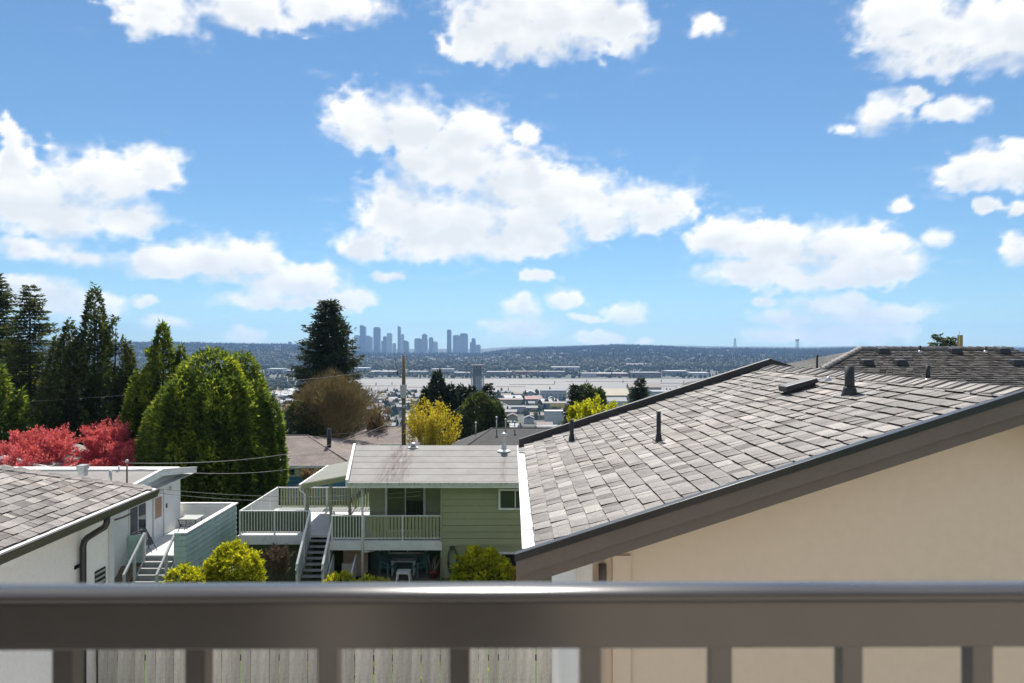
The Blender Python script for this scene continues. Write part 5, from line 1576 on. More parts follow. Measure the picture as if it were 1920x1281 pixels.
cx = P(10, 0, 60)[0]; MB().tube([(-40.5, 60 + 6, -8.5), (-40.5, 66, P(0, 812, 66)[2])], .12, 10).build('flue', steel, hI)
hJ = hip_house('house', 'far house with grey roof below the yellow shrub', -9.0, -2.0, 95, 104, -14.2, -12.9, -18, grey_roof, pale_wall, 0, 3)

# ================================================================== UTILITY POLES AND WIRES
YP = 62; pxx = P(757, 0, YP)[0]; pt = P(0, 667, YP)[2]
up_ = empty('utility_pole', (pxx, YP, -12.5), 'tall brown timber utility pole with street lamp arm', 'utility pole')
MB().tube([(pxx, YP, -12.6), (pxx, YP, pt)], [.20, .15], 12).build('shaft', pole_wood, up_)
for py in (724, 732, 741):
    zz = P(0, py, YP)[2]; MB().lathe((pxx, YP, zz), [(.19, 0), (.20, .02), (.20, .12), (.19, .14)], 12).build('steel_band', steel, up_)
q = MB().box(pxx - .22, pxx + .22, YP - .28, YP - .16, P(0, 746, YP)[2], P(0, 722, YP)[2]).build('equipment_plate', steel, up_)
for sx in (-1, 1): MB().bar((pxx + sx * .2, YP - .22, P(0, 746, YP)[2]), (pxx + sx * .26, YP - .22, P(0, 720, YP)[2]), .05, .05, (0, 1, 0)).build('bracket', steel, up_)
MB().tube([(pxx, YP, pt), (pxx, YP, pt + .32)], .018, 6).build('top_pin', steel, up_); MB().lathe((pxx, YP, pt + .3), [(.03, 0), (.05, .03), (.03, .06), (.05, .09), (.02, .13)], 8).build('insulator', steel, up_)
MB().lathe((pxx + .02, YP - .2, P(0, 765, YP)[2]), [(.06, 0), (.09, .05), (.09, .25), (.05, .3)], 8).build('cable_box', steel, up_)
arm = MB().tube([(pxx, YP - .1, P(0, 783, YP)[2]), (pxx + 1.0, YP - .4, P(0, 779, YP)[2]), (pxx + 1.7, YP - .5, P(0, 784, YP)[2])], .03, 6).build('lamp_arm', steel, up_)
MB().lathe((pxx + 1.95, YP - .5, P(0, 788, YP)[2]), [(.06, 0), (.16, .03), (.17, .08), (.05, .13)], 10).build('lamp_head', white_metal, arm)
MB().hexa([(pxx + 1.5, YP - .62, P(0, 788, YP)[2]), (pxx + 2.15, YP - .6, P(0, 788, YP)[2]), (pxx + 2.15, YP - .4, P(0, 788, YP)[2]), (pxx + 1.5, YP - .38, P(0, 788, YP)[2]), (pxx + 1.5, YP - .58, P(0, 785, YP)[2]), (pxx + 2.1, YP - .55, P(0, 785, YP)[2]), (pxx + 2.1, YP - .45, P(0, 785, YP)[2]), (pxx + 1.5, YP - .42, P(0, 785, YP)[2])]).build('lamp_hood', white_metal, arm)
# dropout fuse hanging from the line left of the pole
fx, fz = P(742, 0, YP)[0], P(0, 662, YP)[2]
e = empty('line_fuse', (fx, YP, fz - 1.8), 'small fuse and insulator hanging from the line beside the pole', 'fuse')
MB().tube([(fx - .1, YP, fz), (fx, YP, fz - .9), (fx + .15, YP, fz - 1.5)], .018, 5).build('jumper', wire_dark, e)
MB().lathe((fx + .15, YP, fz - 1.85), [(.03, 0), (.07, .05), (.03, .1), (.08, .15), (.03, .2), (.07, .25), (.02, .35)], 8).build('insulator', wire_dark, e)
MB().bar((fx + .0, YP, fz - 1.62), (fx + .35, YP, fz - 1.7), .04, .04).build('fuse_bar', wire_dark, e)
Y2 = 100; x2 = P(873, 0, Y2)[0]
e = empty('utility_pole', (x2, Y2, -19), 'slim pale utility pole among the dark conifers', 'utility pole')
MB().tube([(x2, Y2, -19), (x2, Y2, P(0, 742, Y2)[2])], [.16, .11], 8).build('shaft', pm('pale_pole_wood', (.30, .27, .22), .9, .2, 2), e)
MB().box(x2 - .9, x2 + .9, Y2 - .18, Y2 - .06, P(0, 752, Y2)[2], P(0, 750, Y2)[2]).build('crossarm', wood_dark, e)
MB().lathe((x2 + .25, Y2 - .15, P(0, 775, Y2)[2]), [(.13, 0), (.16, .1), (.16, .8), (.1, .9)], 10).build('transformer', white_metal, e)
# lines
wire('overhead_wire', [(pxx, YP, P(0, 690, YP)[2]), (-62, 48, -4.6)], 1.0, .013, wire_mat, 'pale overhead line crossing the big cedars to the pole')
wire('overhead_wire', [(pxx, YP, P(0, 800, YP)[2]), (-50, 46, -7.0)], .9, .012, wire_dark, 'dark overhead line passing in front of the red maples')
wire('service_wire', [mastC, (pxx, YP, P(0, 778, YP)[2])], 1.1, .011, wire_mat, 'upper pale service wire from the white house mast to the pole')
wire('service_wire', [(mastC[0], mastC[1], mastC[2] - .18), (pxx, YP, P(0, 800, YP)[2])], 1.5, .011, wire_mat, 'lower pale service wire from the white house mast to the pole')
wire('clothesline', [(XW + .05, 33.4, P(0, 916, 33.4)[2]), (P(789, 0, 31.7)[0], 31.7, P(0, 921, 31.7)[2])], .28, .010, wire_mat, 'upper cable strung from the white house to the green house eave')
wire('clothesline', [(XW + .05, 33.4, P(0, 924, 33.4)[2]), (P(789, 0, 31.7)[0], 31.7, P(0, 929, 31.7)[2])], .3, .010, wire_mat, 'lower cable strung from the white house to the green house balcony')
wire('overhead_wire', [(pxx, YP, P(0, 770, YP)[2]), (x2, Y2, P(0, 752, Y2)[2])], 1.2, .02, wire_dark, 'dark line running from the tall pole to the slim pole')
wire('overhead_wire', [(x2, Y2, P(0, 787, Y2)[2]), (P(1140, 0, 95)[0], 95, P(0, 789, 95)[2])], .8, .03, wire_dark, 'dark line in front of the blue store running right of the slim pole')
wire('guy_wire', [(pxx, YP, P(0, 775, YP)[2]), (P(744, 0, 50)[0] + 1.5, 52, -11)], 0, .012, wire_mat, 'straight guy wire slanting down from the tall pole')
wire('service_wire', [(pxx, YP, P(0, 793, YP)[2]), (P(664, 0, 56)[0], 56, P(0, 832, 56)[2])], .2, .016, wire_mat, 'short service wire from the pole to the roof of the low brown house')

# ================================================================== VEGETATION
class Crown:
    def __init__(s): s.q = []; s.t = []

    def sprays(s, Pn, D, L, W, tint, fan=1, spread=.6):
        """kite shaped leaf sprays at Pn along D"""
        Pn = np.asarray(Pn, float); D = np.asarray(D, float)
        D /= np.linalg.norm(D, axis=1)[:, None] + 1e-9
        n = len(Pn)
        L = np.broadcast_to(L, n); W = np.broadcast_to(W, n)
        for k in range(fan):
            d = D + rng.normal(0, spread * (k > 0) + .15, (n, 3)); d /= np.linalg.norm(d, axis=1)[:, None]
            a = rng.normal(size=(n, 3)); S = np.cross(d, a); S /= np.linalg.norm(S, axis=1)[:, None] + 1e-9
            l = (L * rng.uniform(.6, 1.25, n))[:, None]; w = (W * rng.uniform(.7, 1.3, n))[:, None]
            N = np.cross(S, d)
            mid = Pn + d * l * .45 + N * l * rng.uniform(-.12, .12, (n, 1))
            s.q.append(np.stack([Pn, mid + S * w / 2, Pn + d * l, mid - S * w / 2], 1))
            s.t.append(np.clip(tint + rng.normal(0, .12, n), 0, 1))

    def build(s, mat, parent, name='crown'):
        V = np.concatenate(s.q).reshape(-1, 3); t = np.concatenate(s.t)
        o = link(name, fast_mesh(name, V, 4, t, False, mat), parent)
        return o


def vnoise(p, sc_, seed):
    r = np.random.default_rng(seed); s = 0
    for k in range(6):
        d = r.normal(size=3); s = s + np.sin(p @ d * sc_ * (1 + .35 * k) + r.uniform(0, 6.28)) / (1 + .3 * k)
    return s / 3.2


bark = pm('grey_brown_bark', (.12, .095, .07), .95, .25, 2, .1, 15, .4, 20, .02, stretch=(4, 4, .6))
bark_dark = pm('dark_conifer_bark', (.06, .045, .035), .95, .25, 2, .1, 15)
cedar_leaf = leaf_mat('cedar_foliage', ((.022, .038, .010), (.085, .125, .022), (.31, .335, .035)), .5, .6, .35, 1.7)
dark_leaf = leaf_mat('dark_conifer_foliage', ((.018, .030, .011), (.055, .072, .024), (.13, .145, .038)), .38, .6, .3, 1.5)
fir_leaf = leaf_mat('blue_green_fir_foliage', ((.011, .021, .013), (.027, .045, .026), (.065, .085, .04)), .22, .6, .3, 1.3)
lime_leaf = leaf_mat('yellow_green_spring_leaves', ((.12, .14, .010), (.36, .36, .018), (.68, .62, .045)), .48, .5, 1.2, 1.4)
gold_leaf = leaf_mat('golden_blossom_leaves', ((.24, .19, .02), (.52, .41, .03), (.72, .60, .06)), .4, .5, .8, 1.3)
red_leaf = leaf_mat('red_maple_leaves', ((.36, .05, .08), (.60, .11, .15), (.74, .24, .26)), .4, .5, .8, 1.3)
bud_leaf = leaf_mat('olive_brown_buds', ((.14, .10, .035), (.27, .20, .065), (.42, .33, .10)), .3, .6, .6, 1.2)
rust_leaf = leaf_mat('rusty_twig_leaves', ((.15, .09, .05), (.24, .155, .08), (.34, .24, .13)), .3, .6, .6, 1.2)
grass_leaf = leaf_mat('fresh_grass_blades', ((.05, .10, .01), (.12, .2, .02), (.22, .30, .03)), .35, .6, 1.5, 1.4)


def trunk(e, base, top, r0, r1, mat=bark, n=8, wob=.1):
    b = Vector(base); t = Vector(top); pts = []
    for k in range(7):
        q = b.lerp(t, k / 6); q.x += random.uniform(-wob, wob) * (0 < k < 6); q.y += random.uniform(-wob, wob) * (0 < k < 6); pts.append(q)
    return MB().tube(pts, [r0 + (r1 - r0) * k / 6 for k in range(7)], n).build('trunk', mat, e)


def dense_conifer(lab, lobes, n, L, mat, name='cedar_tree', group=None, gaps=0.0, seed=1, droop=-.25, prof='egg', rough=.16):
    """lobes: (x,y,zbase,height,radius). Foliage sprays over the skin of several merged lobes."""
    zb = min(l[2] for l in lobes); cx = lobes[0][0]; cy = lobes[0][1]
    e = empty(name, (cx, cy, zb), lab, 'tree', group)
    cr = Crown(); area = np.array([l[3] * l[4] for l in lobes]); area = area / area.sum()
    for (x, y, z, h, r), fr in zip(lobes, area):
        m = int(n * fr)
        t = rng.uniform(0.0, 1, m * 2)
        if prof == 'egg': pr = lambda t: np.where(t < .3, .55 + .45 * np.sin(t / .3 * 1.57), np.sqrt(np.clip(1 - ((t - .3) / .7) ** 1.9, 0, 1)))
        elif prof == 'cone': pr = lambda t: np.clip(1 - t, 0, 1) ** .75 * (.75 + .25 * np.minimum(t / .15, 1)) + .02
        else: pr = lambda t: np.clip(1 - t ** 1.5, 0, 1) ** .85 * (.7 + .3 * np.minimum(t / .2, 1)) + .03
        keep = rng.uniform(size=m * 2) < pr(t) + .06
        t = t[keep][:m]; m = len(t)
        th = rng.uniform(0, 6.283, m)
        base = np.stack([np.cos(th), np.sin(th), t * h / r * .5], 1)
        bmp = vnoise(base * np.array([r, r, r]), 1.6, seed) * rough + vnoise(base * r, 4.5, seed + 9) * rough * .55
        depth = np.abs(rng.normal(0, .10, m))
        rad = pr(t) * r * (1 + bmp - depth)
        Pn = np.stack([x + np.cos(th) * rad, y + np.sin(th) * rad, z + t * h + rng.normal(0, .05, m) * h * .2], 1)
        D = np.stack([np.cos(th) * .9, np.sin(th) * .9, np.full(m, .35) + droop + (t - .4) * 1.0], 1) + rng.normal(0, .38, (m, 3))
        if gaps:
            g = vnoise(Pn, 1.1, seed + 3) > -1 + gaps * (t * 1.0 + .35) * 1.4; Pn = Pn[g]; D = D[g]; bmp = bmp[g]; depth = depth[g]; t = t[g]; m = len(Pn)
        tint = np.clip(.42 + bmp * 2.0 - depth * 1.6 + .3 * (t - .4), 0, 1)  # light and shade in the tint: hollows darker, bumps and tops lighter
        cr.sprays(Pn, D, L, L * .34, tint, 2, .7)
        trunk(e, (x, y, z - 1.0), (x, y, z + h * .95), .05 * r + .08, .02, bark_dark)
    cr.build(mat, e)
    return e


def fir(lab, x, y, z0, h, r, mat, clear=.12, levels=42, nb=7, L=.34, name='fir_tree', group=None, power=.85, seed=0, gap=0.0, up=.1):
    e = empty(name, (x, y, z0), lab, 'tree', group)
    trunk(e, (x, y, z0 - .5), (x, y, z0 + h * .985), h * .012 + .06, .02, bark_dark, wob=.04)
    cr = Crown(); bm = MB()
    PP = []; DD = []; TT = []
    for lv in range(levels):
        t = clear + (1 - clear) * (lv / levels) ** .95
        ln = r * (1 - t) ** power / (1 - clear) ** power * random.uniform(.75, 1.1) + .12
        for b in range(max(3, int(nb * random.uniform(.7, 1.2)))):
            if random.random() < gap: continue
            th = random.uniform(0, 6.283); l = ln * random.uniform(.6, 1.12)
            d = np.array([math.cos(th), math.sin(th)]); m = max(4, int(l / (L * .30)))
            s = np.linspace(.10, 1, m) + rng.normal(0, .04, m)
            zz = z0 + t * h + up * l * s - .55 * l * s ** 2 * (.55 + .5 * (1 - t)) + .28 * l * s ** 3
            pts = np.stack([x + d[0] * l * s, y + d[1] * l * s, zz], 1)
            wid = l * .26 * np.sin(np.clip(s, 0, 1) * 2.6 + .3)
            for q in range(3):
                lat = rng.normal(0, .5, m) * wid
                PP.append(pts + np.stack([-d[1] * lat, d[0] * lat, rng.normal(-.06, .07, m) * l * .4], 1))
                dv = np.stack([d[0] * .8 - d[1] * lat / (wid + .01) * .6, d[1] * .8 + d[0] * lat / (wid + .01) * .6, np.full(m, -.12)], 1) + rng.normal(0, .3, (m, 3))
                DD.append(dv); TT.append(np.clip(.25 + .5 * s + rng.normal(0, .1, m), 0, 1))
            if l > .5: bm.tube([(x, y, z0 + t * h), tuple(pts[m // 2]), tuple(pts[-1])], [.03 + l * .008, .015 + l * .004, .006], 4, caps=False)
    cr.sprays(np.concatenate(PP), np.concatenate(DD), L, L * .30, np.concatenate(TT), 1)
    cr.build(mat, e)
    bm.build('branches', bark_dark, e)
    return e


def branching(e, base, h, spread, depth, r0, mat, leaf=None, leafL=.12, per=4, seed=3, stems=1, upb=.35, name='trunk', twigs=0, twigL=.5, leaf_from=0.0, tint=.5, crown=True, ratio=.72, nsplit=(2, 4), first=.28, half=None):
    """recursive limbs, twigs and sparse leaves"""
    rd = random.Random(seed); segs = []; tips = []
    def grow(p, d, l, r, k):
        q = p; dd = d.copy(); pts = [p.copy()]
        for i in range(3):
            dd = (dd + Vector((rd.gauss(0, .14), rd.gauss(0, .14), rd.gauss(.03, .10)))).normalized()
            q = q + dd * l / 3; pts.append(q.copy())
        segs.append((pts, r, r * .62, k))
        if k <= (2 if twigs else 1): tips.append((pts, dd))
        if k == 0: return
        for j in range(rd.randint(*nsplit)):
            a = rd.uniform(0, 6.283); s = Vector((math.cos(a), math.sin(a), 0)) * spread * rd.uniform(.5, 1.25)
            nd = (dd + s + Vector((0, 0, upb * rd.uniform(-.2, 1)))).normalized()
            st = pts[3] if j < 2 else pts[2]
            grow(st, nd, l * ratio * rd.uniform(.75, 1.15), r * .6, k - 1)
    for s in range(stems):
        a = rd.uniform(0, 6.283)
        d = Vector((math.cos(a) * .35 * (stems > 1), math.sin(a) * .35 * (stems > 1), 1)).normalized()
        grow(Vector(base) + Vector((d.x, d.y, 0)) * .3, d, h * first, r0 * rd.uniform(.8, 1.1), depth)
    if half:                          # fit the grown limbs to the measured height and spread
        B0 = Vector(base); allp = [p for s_ in segs for p in s_[0]]
        kz = h / sorted(p.z - B0.z for p in allp)[int(len(allp) * .985)]
        kr = half / sorted(math.hypot(p.x - B0.x, p.y - B0.y) for p in allp)[int(len(allp) * .93)]
        for p in allp: p.x = B0.x + (p.x - B0.x) * kr; p.y = B0.y + (p.y - B0.y) * kr; p.z = B0.z + (p.z - B0.z) * kz
    m = MB()
    for pts, a, b, k in segs:
        n = 6 if k >= depth - 1 else (4 if k > 1 else 3)
        m.tube(pts, [a + (b - a) * i / 3 for i in range(4)], n, caps=False)
    m.mesh_fix = False
    t = link(name, m.mesh(name, mat, fix=False), e)
    if twigs:
        cr = Crown(); PP = []; DD = []
        for pts, dd in tips:
            for i in range(twigs):
                f = rd.uniform(0, 3); j = min(2, int(f)); PP.append(pts[j].lerp(pts[j + 1], f - j)); DD.append((dd.x + rd.gauss(0, .5), dd.y + rd.gauss(0, .5), dd.z + rd.gauss(.1, .5)))
        cr.sprays(PP, DD, twigL, .022, np.full(len(PP), .5), 1)
        cr.build(mat, e, 'twigs')
    if leaf is not None:
        cr = Crown(); PP = []; DD = []
        for pts, dd in tips:
            if (pts[0].z - base[2]) < leaf_from * h: continue
            for i in range(per):
                f = rd.uniform(0, 3); j = min(2, int(f)); p = pts[j].lerp(pts[j + 1], f - j)
                PP.append(p + Vector((rd.gauss(0, .06), rd.gauss(0, .06), rd.gauss(0, .06))) * (leafL * 6)); DD.append((dd.x + rd.gauss(0, .6), dd.y + rd.gauss(0, .6), dd.z + rd.gauss(0, .6)))
        cr.sprays(PP, DD, leafL, leafL * .5, np.full(len(PP), tint) + rng.normal(0, .15, len(PP)), 1)
        cr.build(leaf, e, 'leaves' if not crown else 'crown')
    return e


def shrub(lab, x, y, z, rx, ry, h, n, L, mat, seed=1, name='shrub', group=None, flat=.5, stemmat=None):
    """dome of leaf rosettes on short stems"""
    e = empty(name, (x, y, z), lab, 'shrub', group)
    nr = n // 9
    th = rng.uniform(0, 6.283, nr); c = rng.uniform(-.7, 1, nr); s = np.sqrt(np.clip(1 - c * c, 0, 1))
    dirs = np.stack([np.cos(th) * s, np.sin(th) * s, c], 1)
    b = 1 + .24 * vnoise(dirs * 3, 1.3, seed) + .13 * vnoise(dirs * 3, 3.6, seed + 4) - np.abs(rng.normal(0, .13, nr))
    C = np.stack([x + dirs[:, 0] * rx * b, y + dirs[:, 1] * ry * b, z + h * .56 + dirs[:, 2] * h * .44 * b], 1)
    C[:, 2] = np.maximum(C[:, 2], z + .02)
    cr = Crown()
    for k in range(9):
        a = rng.uniform(0, 6.283, nr)
        D = dirs * .5 + np.stack([np.cos(a), np.sin(a), rng.uniform(.1, .9, nr)], 1) * .8
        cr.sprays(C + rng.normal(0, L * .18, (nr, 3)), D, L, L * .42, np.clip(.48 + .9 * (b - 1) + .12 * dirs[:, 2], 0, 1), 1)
    cr.build(mat, e, 'foliage')
    m = MB()
    for k in range(9):
        a = random.uniform(0, 6.283); m.tube([(x + math.cos(a) * .12, y + math.sin(a) * .12, z - .1), (x + math.cos(a) * rx * .4, y + math.sin(a) * ry * .4, z + h * .4), (x + math.cos(a) * rx * .7, y + math.sin(a) * ry * .7, z + h * .72)], [.04, .025, .01], 5)
    m.build('stems', bark, e)
    return e


G = lambda x, y: float(ground(x, y))
def at(px, Y): return P(px, 0, Y)[0]
def zz(py, Y): return P(0, py, Y)[2]


# ---- big round cedar and its neighbours
YC = 43.5
x = at(400, YC)
dense_conifer('huge rounded cedar with sunlit lime rim beside the blue house',
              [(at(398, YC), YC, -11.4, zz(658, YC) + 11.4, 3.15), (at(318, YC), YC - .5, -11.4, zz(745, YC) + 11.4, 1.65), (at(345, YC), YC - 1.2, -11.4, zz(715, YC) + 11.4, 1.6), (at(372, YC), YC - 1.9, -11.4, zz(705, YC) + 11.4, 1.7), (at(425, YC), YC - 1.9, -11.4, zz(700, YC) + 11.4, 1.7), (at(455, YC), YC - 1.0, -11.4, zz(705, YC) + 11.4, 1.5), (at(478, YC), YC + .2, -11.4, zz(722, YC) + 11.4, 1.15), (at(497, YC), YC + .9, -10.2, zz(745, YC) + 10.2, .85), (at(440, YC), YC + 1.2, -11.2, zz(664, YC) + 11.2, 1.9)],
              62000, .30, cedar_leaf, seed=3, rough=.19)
YC = 47.5
dense_conifer('dark pointed cedar between the big rounded cedar and the left firs',
              [(at(305, YC), YC, -11.6, zz(608, YC) + 11.6, 2.0), (at(268, YC), YC - .4, -11.6, zz(690, YC) + 11.6, 1.7), (at(335, YC), YC + .4, -11.6, zz(650, YC) + 11.6, 1.3), (at(247, YC), YC + .2, -11.6, zz(735, YC) + 11.6, 1.2), (at(283, YC), YC - .2, -11.6, zz(655, YC) + 11.6, 1.0)],
              26000, .34, cedar_leaf, seed=8, prof='mid', rough=.2, gaps=.25)
YC = 58
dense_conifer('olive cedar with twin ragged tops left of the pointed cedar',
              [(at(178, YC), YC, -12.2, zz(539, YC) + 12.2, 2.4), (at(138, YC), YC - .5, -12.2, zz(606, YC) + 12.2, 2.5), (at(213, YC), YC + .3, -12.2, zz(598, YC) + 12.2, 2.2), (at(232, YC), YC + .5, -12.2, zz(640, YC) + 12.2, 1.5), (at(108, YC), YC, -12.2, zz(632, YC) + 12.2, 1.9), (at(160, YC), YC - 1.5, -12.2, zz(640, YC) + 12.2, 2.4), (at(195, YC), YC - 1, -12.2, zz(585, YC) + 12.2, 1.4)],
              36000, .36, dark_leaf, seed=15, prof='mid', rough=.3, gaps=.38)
YC = 62
fir('slender dark fir with open branches left of the ragged cedar', at(56, YC), YC, -12.5, zz(531, YC) + 12.5, 3.6, dark_leaf, .28, 46, 9, .34, seed=2, gap=.1, power=.62)
fir('tall dark fir cut by the left edge beside the open fir', at(-10, YC + 4), YC + 4, -12.8, zz(508, YC + 4) + 12.8, 4.2, dark_leaf, .1, 56, 11, .36, seed=4, gap=.05, power=.6)
YC = 52
dense_conifer('low green cedar behind the red maples at the far left', [(at(0, YC), YC, -11.8, zz(690, YC) + 11.8, 1.8), (at(30, YC), YC + .5, -11.8, zz(735, YC) + 11.8, 1.4)], 6000, .42, cedar_leaf, seed=21, prof='mid', gaps=.3, rough=.2)
YC = 70
e = empty('broadleaf_tree', (at(75, YC), YC, -13), 'bright yellow leaved tree glowing behind the open fir', 'tree')
branching(e, (at(75, YC), YC, -13), 10.5, .55, 5, .16, bark, lime_leaf, .34, 10, seed=5, half=2.2)
# neighbours just outside the left edge
fir('dark fir standing left of the white house outside the view edge', at(-110, 60), 60, -12.5, 18, 4.0, dark_leaf, .1, 40, 9, .42, seed=6, power=.65)
dense_conifer('broad cedar beyond the left edge behind the red maples', [(at(-210, 56), 56, -12.2, 13, 3.2), (at(-300, 58), 58, -12.2, 15, 3.0)], 14000, .45, cedar_leaf, seed=25, prof='mid', rough=.2)
# ---- tall fir in the middle, bare tree before it
YC = 76
fir('tall symmetrical dark fir rising above the skyline', at(616, YC), YC, -14, zz(562, YC) + 14, 4.7, fir_leaf, .10, 64, 13, .42, seed=9, power=.52, up=.35)
YC = 66
e = empty('bare_tree', (at(620, YC), YC, -13), 'broad bare tree with mossy limbs and brown buds before the tall fir', 'tree')
trunk(e, (at(618, YC), YC, -13.2), (at(618, YC), YC, -9.3), .26, .2)
branching(e, (at(618, YC), YC, -9.6), 6.1, .5, 6, .11, pm('mossy_bark', (.26, .19, .085), .95, .25, 2, .1, 15), bud_leaf, .10, 5, seed=12, stems=12, upb=.12, ratio=.74, first=.26, nsplit=(2, 3), half=3.6, twigs=5, twigL=.55)
cr = Crown(); n = 11000                              # fine twig work filling the crown
u = rng.normal(size=(n, 3)); u /= np.linalg.norm(u, axis=1)[:, None]; rr = rng.uniform(.25, 1, n) ** .45
q = u * rr[:, None] * np.array([3.3, 3.3, 3.0]) * (1 + .14 * vnoise(u * 3, 1.5, 5))[:, None]
c0 = np.array([at(622, YC), YC, zz(768, YC)])
dv = q + np.array([0, 0, 3.2]) + rng.normal(0, .9, (n, 3))
cr.sprays(c0 + q, dv, .62, .022, np.full(n, .5), 1); cr.build(bpy.data.materials['mossy_bark'], e, 'fine_twigs')
cr = Crown(); k = rng.choice(n, 4200); cr.sprays(c0 + q[k] * 1.03, rng.normal(size=(4200, 3)), .10, .06, rng.uniform(.3, .9, 4200), 1); cr.build(bud_leaf, e, 'buds')
# dark shrub mass left of the bare tree
YC = 64
dense_conifer('small dark evergreen under the bare tree', [(at(560, YC), YC, -12.6, zz(755, YC) + 12.6, 1.6), (at(585, YC), YC, -12.6, zz(775, YC) + 12.6, 1.3)], 5000, .4, dark_leaf, seed=31, rough=.2, gaps=.3)
YC = 72
e = empty('bare_tree', (at(705, YC), YC, -13), 'thin bare shrubby tree with rusty buds right of the bare tree', 'tree')
branching(e, (at(700, YC), YC, -13), 6.8, .65, 5, .1, bark, rust_leaf, .16, 4, seed=14, stems=3, half=1.8)
# ---- golden shrub
YC = 57
e = empty('golden_shrub', (at(806, YC), YC, -12), 'golden yellow flowering shrub with bare lower stems by the pole', 'shrub')
branching(e, (at(808, YC), YC, -12.3), 7.4, .55, 4, .05, pm('pale_stem_bark', (.26, .20, .12), .9, .2, 3), gold_leaf, .17, 12, leaf_from=.42, seed=23, stems=16, upb=.35, ratio=.72, nsplit=(2, 3), first=.34, half=2.0)
shrub('low lime shrub on the slope right of the golden shrub', at(885, 55), 55, -9.6, 1.3, 1.0, 1.5, 1500, .2, lime_leaf, 5)
# ---- dark conifers right of the pole
YC = 98
dense_conifer('broad dark conifer behind the golden shrub', [(at(820, YC), YC, -18, zz(698, YC) + 18, 3.0), (at(800, YC), YC, -18, zz(728, YC) + 18, 2.2), (at(845, YC), YC, -18, zz(722, YC) + 18, 2.3)], 15000, .6, fir_leaf, seed=41, prof='mid', rough=.28, gaps=.3)
dense_conifer('dark conifer clump in the middle by the slim pole', [(at(866, YC), YC + 2, -18, zz(716, YC) + 18, 2.9), (at(884, YC), YC + 1, -18, zz(728, YC) + 18, 2.6)], 11000, .6, fir_leaf, seed=43, prof='mid', rough=.25, gaps=.3)
dense_conifer('rounded olive evergreen right of the slim pole', [(at(900, YC), YC - 5, -17.5, zz(738, YC - 5) + 17.5, 2.9), (at(925, YC), YC - 5, -17.5, zz(752, YC - 5) + 17.5, 2.2)], 11000, .55, dark_leaf, seed=45, rough=.2, gaps=.2)
fir('narrow dark spruce at the right of the conifer row', at(915, YC), YC, -18, zz(716, YC) + 18, 3.0, fir_leaf, .1, 34, 10, .5, power=.65)
# ---- conifers and lime tree at the roof edge
YC = 70
fir('dark spruce behind the lime green tree', at(1078, YC), YC, -13.5, zz(719, YC) + 13.5, 2.4, fir_leaf, .1, 38, 10, .38, power=.7)
dense_conifer('small round dark evergreen beside the spruce', [(at(1102, YC), YC + 2, -13.5, zz(727, YC) + 13.5, 1.9), (at(1128, YC), YC + 3, -13.5, zz(732, YC) + 13.5, 1.0)], 9000, .42, dark_leaf, seed=51, rough=.16)
fir('lone dark spruce above the garage roof edge', at(1200, YC + 5), YC + 5, -14, zz(706, YC + 5) + 14, 2.6, fir_leaf, .1, 40, 10, .38, power=.7)
YC = 50
e = empty('lime_tree', (at(1110, YC), YC, -11.4), 'fresh yellow green tree in leaf behind the garage roof', 'tree')
branching(e, (at(1120, YC), YC, -11.4), 7.0, .62, 6, .13, bark, lime_leaf, .22, 15, seed=61, stems=4, upb=.3, ratio=.73, half=3.5)
# ---- red maples
YC = 42
e = empty('red_maple', (at(50, YC), YC, -11.2), 'red leaved maple at the far left behind the white house', 'tree')
branching(e, (at(48, YC), YC, -11.2), 5.75, .60, 6, .10, pm('reddish_bark', (.17, .10, .08), .9, .2, 3), red_leaf, .12, 16, seed=71, stems=6, upb=.3, ratio=.74, first=.26, half=2.8)
e = empty('red_maple', (at(165, YC), YC, -11.2), 'red leaved maple beside the dark pointed cedar', 'tree')
branching(e, (at(160, YC), YC + 1, -11.2), 5.8, .62, 6, .10, bpy.data.materials['reddish_bark'], red_leaf, .12, 16, seed=77, stems=6, upb=.3, ratio=.74, first=.26, half=2.75)
# ---- garden shrubs
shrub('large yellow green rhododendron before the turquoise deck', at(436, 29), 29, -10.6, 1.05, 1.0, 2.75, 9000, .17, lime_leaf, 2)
shrub('small yellow green shrub by the turquoise deck steps', at(345, 27.6), 27.6, -10.3, .75, .6, 1.95, 4500, .16, lime_leaf, 6)
shrub('rounded yellow green shrub at the green wall by the hose', at(905, 30.2), 30.2, -10.6, 1.15, .9, 2.15, 9000, .17, lime_leaf, 4)
shrub('bronze tipped shrub under the lower window', at(957, 30.6), 30.6, -10.6, .5, .5, 1.35, 2500, .14, gold_leaf, 9)
shrub('low leafy plant at the foot of the wooden steps', at(640, 29.5), 29.5, -10.5, .7, .5, 1.32, 1500, .16, lime_leaf, 12)
shrub('low leafy plant before the patio', at(705, 29.2), 29.2, -10.5, .95, .5, 1.2, 1500, .16, lime_leaf, 13)
shrub('dark green clump under the garden hose', at(838, 31.3), 31.3, -10.5, .4, .25, .55, 800, .1, cedar_leaf, 14)
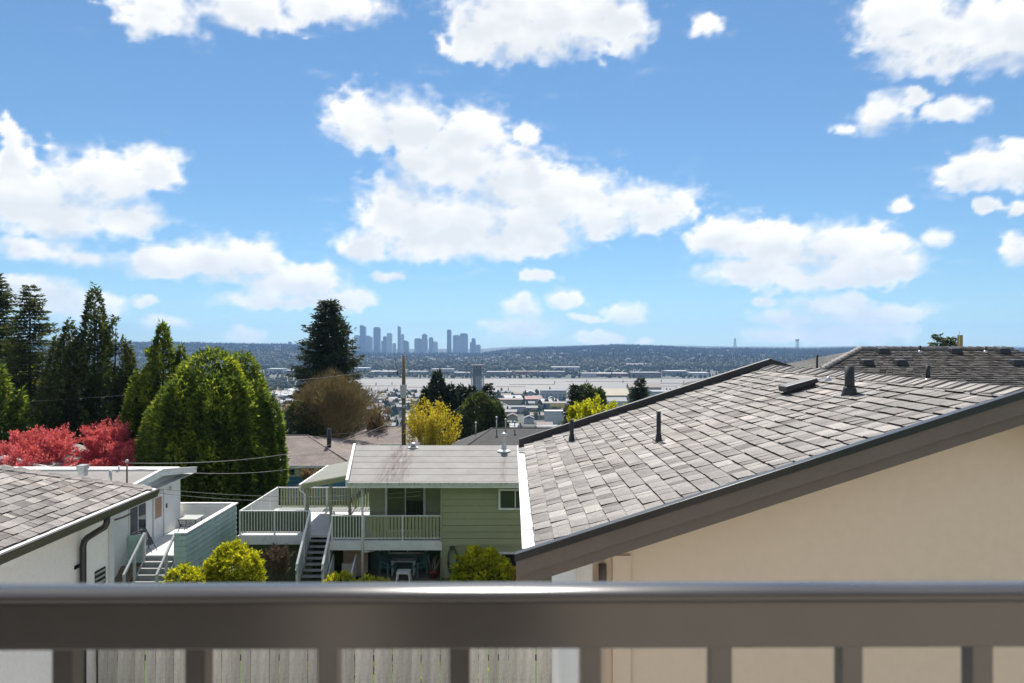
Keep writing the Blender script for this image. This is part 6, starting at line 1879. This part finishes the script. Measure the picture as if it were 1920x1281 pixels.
e = empty('bare_shrub', (at(520, 31), 31, -10.6), 'twiggy rust brown shrub beside the rhododendron', 'shrub')
branching(e, (at(520, 31), 31, -10.6), 2.0, .6, 5, .03, bark, rust_leaf, .05, 3, seed=82, stems=6, ratio=.75, half=0.62, twigs=2, twigL=.16)
e = empty('bare_shrub', (at(575, 52.5), 52.5, -11.4), 'dark shrub with pale blossom before the blue house', 'shrub')
branching(e, (at(575, 52.5), 52.5, -11.5), 2.4, .6, 5, .05, bark, rust_leaf, .12, 5, seed=85, stems=4, half=0.85)
shrub('yellow leaved bush behind the back fence', -2.2, 12.3, -6.2, 1.6, .7, 1.4, 3500, .13, lime_leaf, 17)
# ---- far right tops behind the dark roof
YC = 60
fir('thin ragged conifer top behind the dark roof', at(1758, YC), YC, -10, zz(623, YC) + 10, 1.4, dark_leaf, .3, 40, 8, .3, gap=.1, power=.6)
fir('second small conifer top behind the dark roof near the post', at(1782, YC), YC, -10, zz(630, YC) + 10, 1.4, dark_leaf, .3, 40, 8, .3, gap=.1, power=.6)
# ---- lawn strips: fine blades where grass can be seen
def grass(x0, x1, y0, y1, n, h, lab):
    X = rng.uniform(x0, x1, n); Yy = rng.uniform(y0, y1, n); Z = ground(X, Yy)
    cr = Crown(); cr.sprays(np.stack([X, Yy, Z], 1), np.stack([rng.normal(0, .3, n), rng.normal(0, .3, n), np.ones(n)], 1), h, h * .12, rng.uniform(.2, .9, n), 1)
    V = np.concatenate(cr.q).reshape(-1, 3)
    tag(link('grass', fast_mesh('grass', V, 4, np.concatenate(cr.t), False, grass_leaf)), lab, 'grass', kind='stuff')
grass(-12.5, -6.5, 27.5, 31.5, 9000, .22, 'fresh grass before the green house')
grass(-13, -5, 39, 46, 14000, .25, 'bright lawn behind the green house deck')

# low hedge glowing behind the deck railing
for k in range(5):
    shrub('clipped lime green hedge behind the green house deck', -11.3 + k * 1.15, 39.6, -10.9, .75, .5, 1.75, 1600, .13, lime_leaf, 90 + k, name='hedge', group='hedge behind the deck')
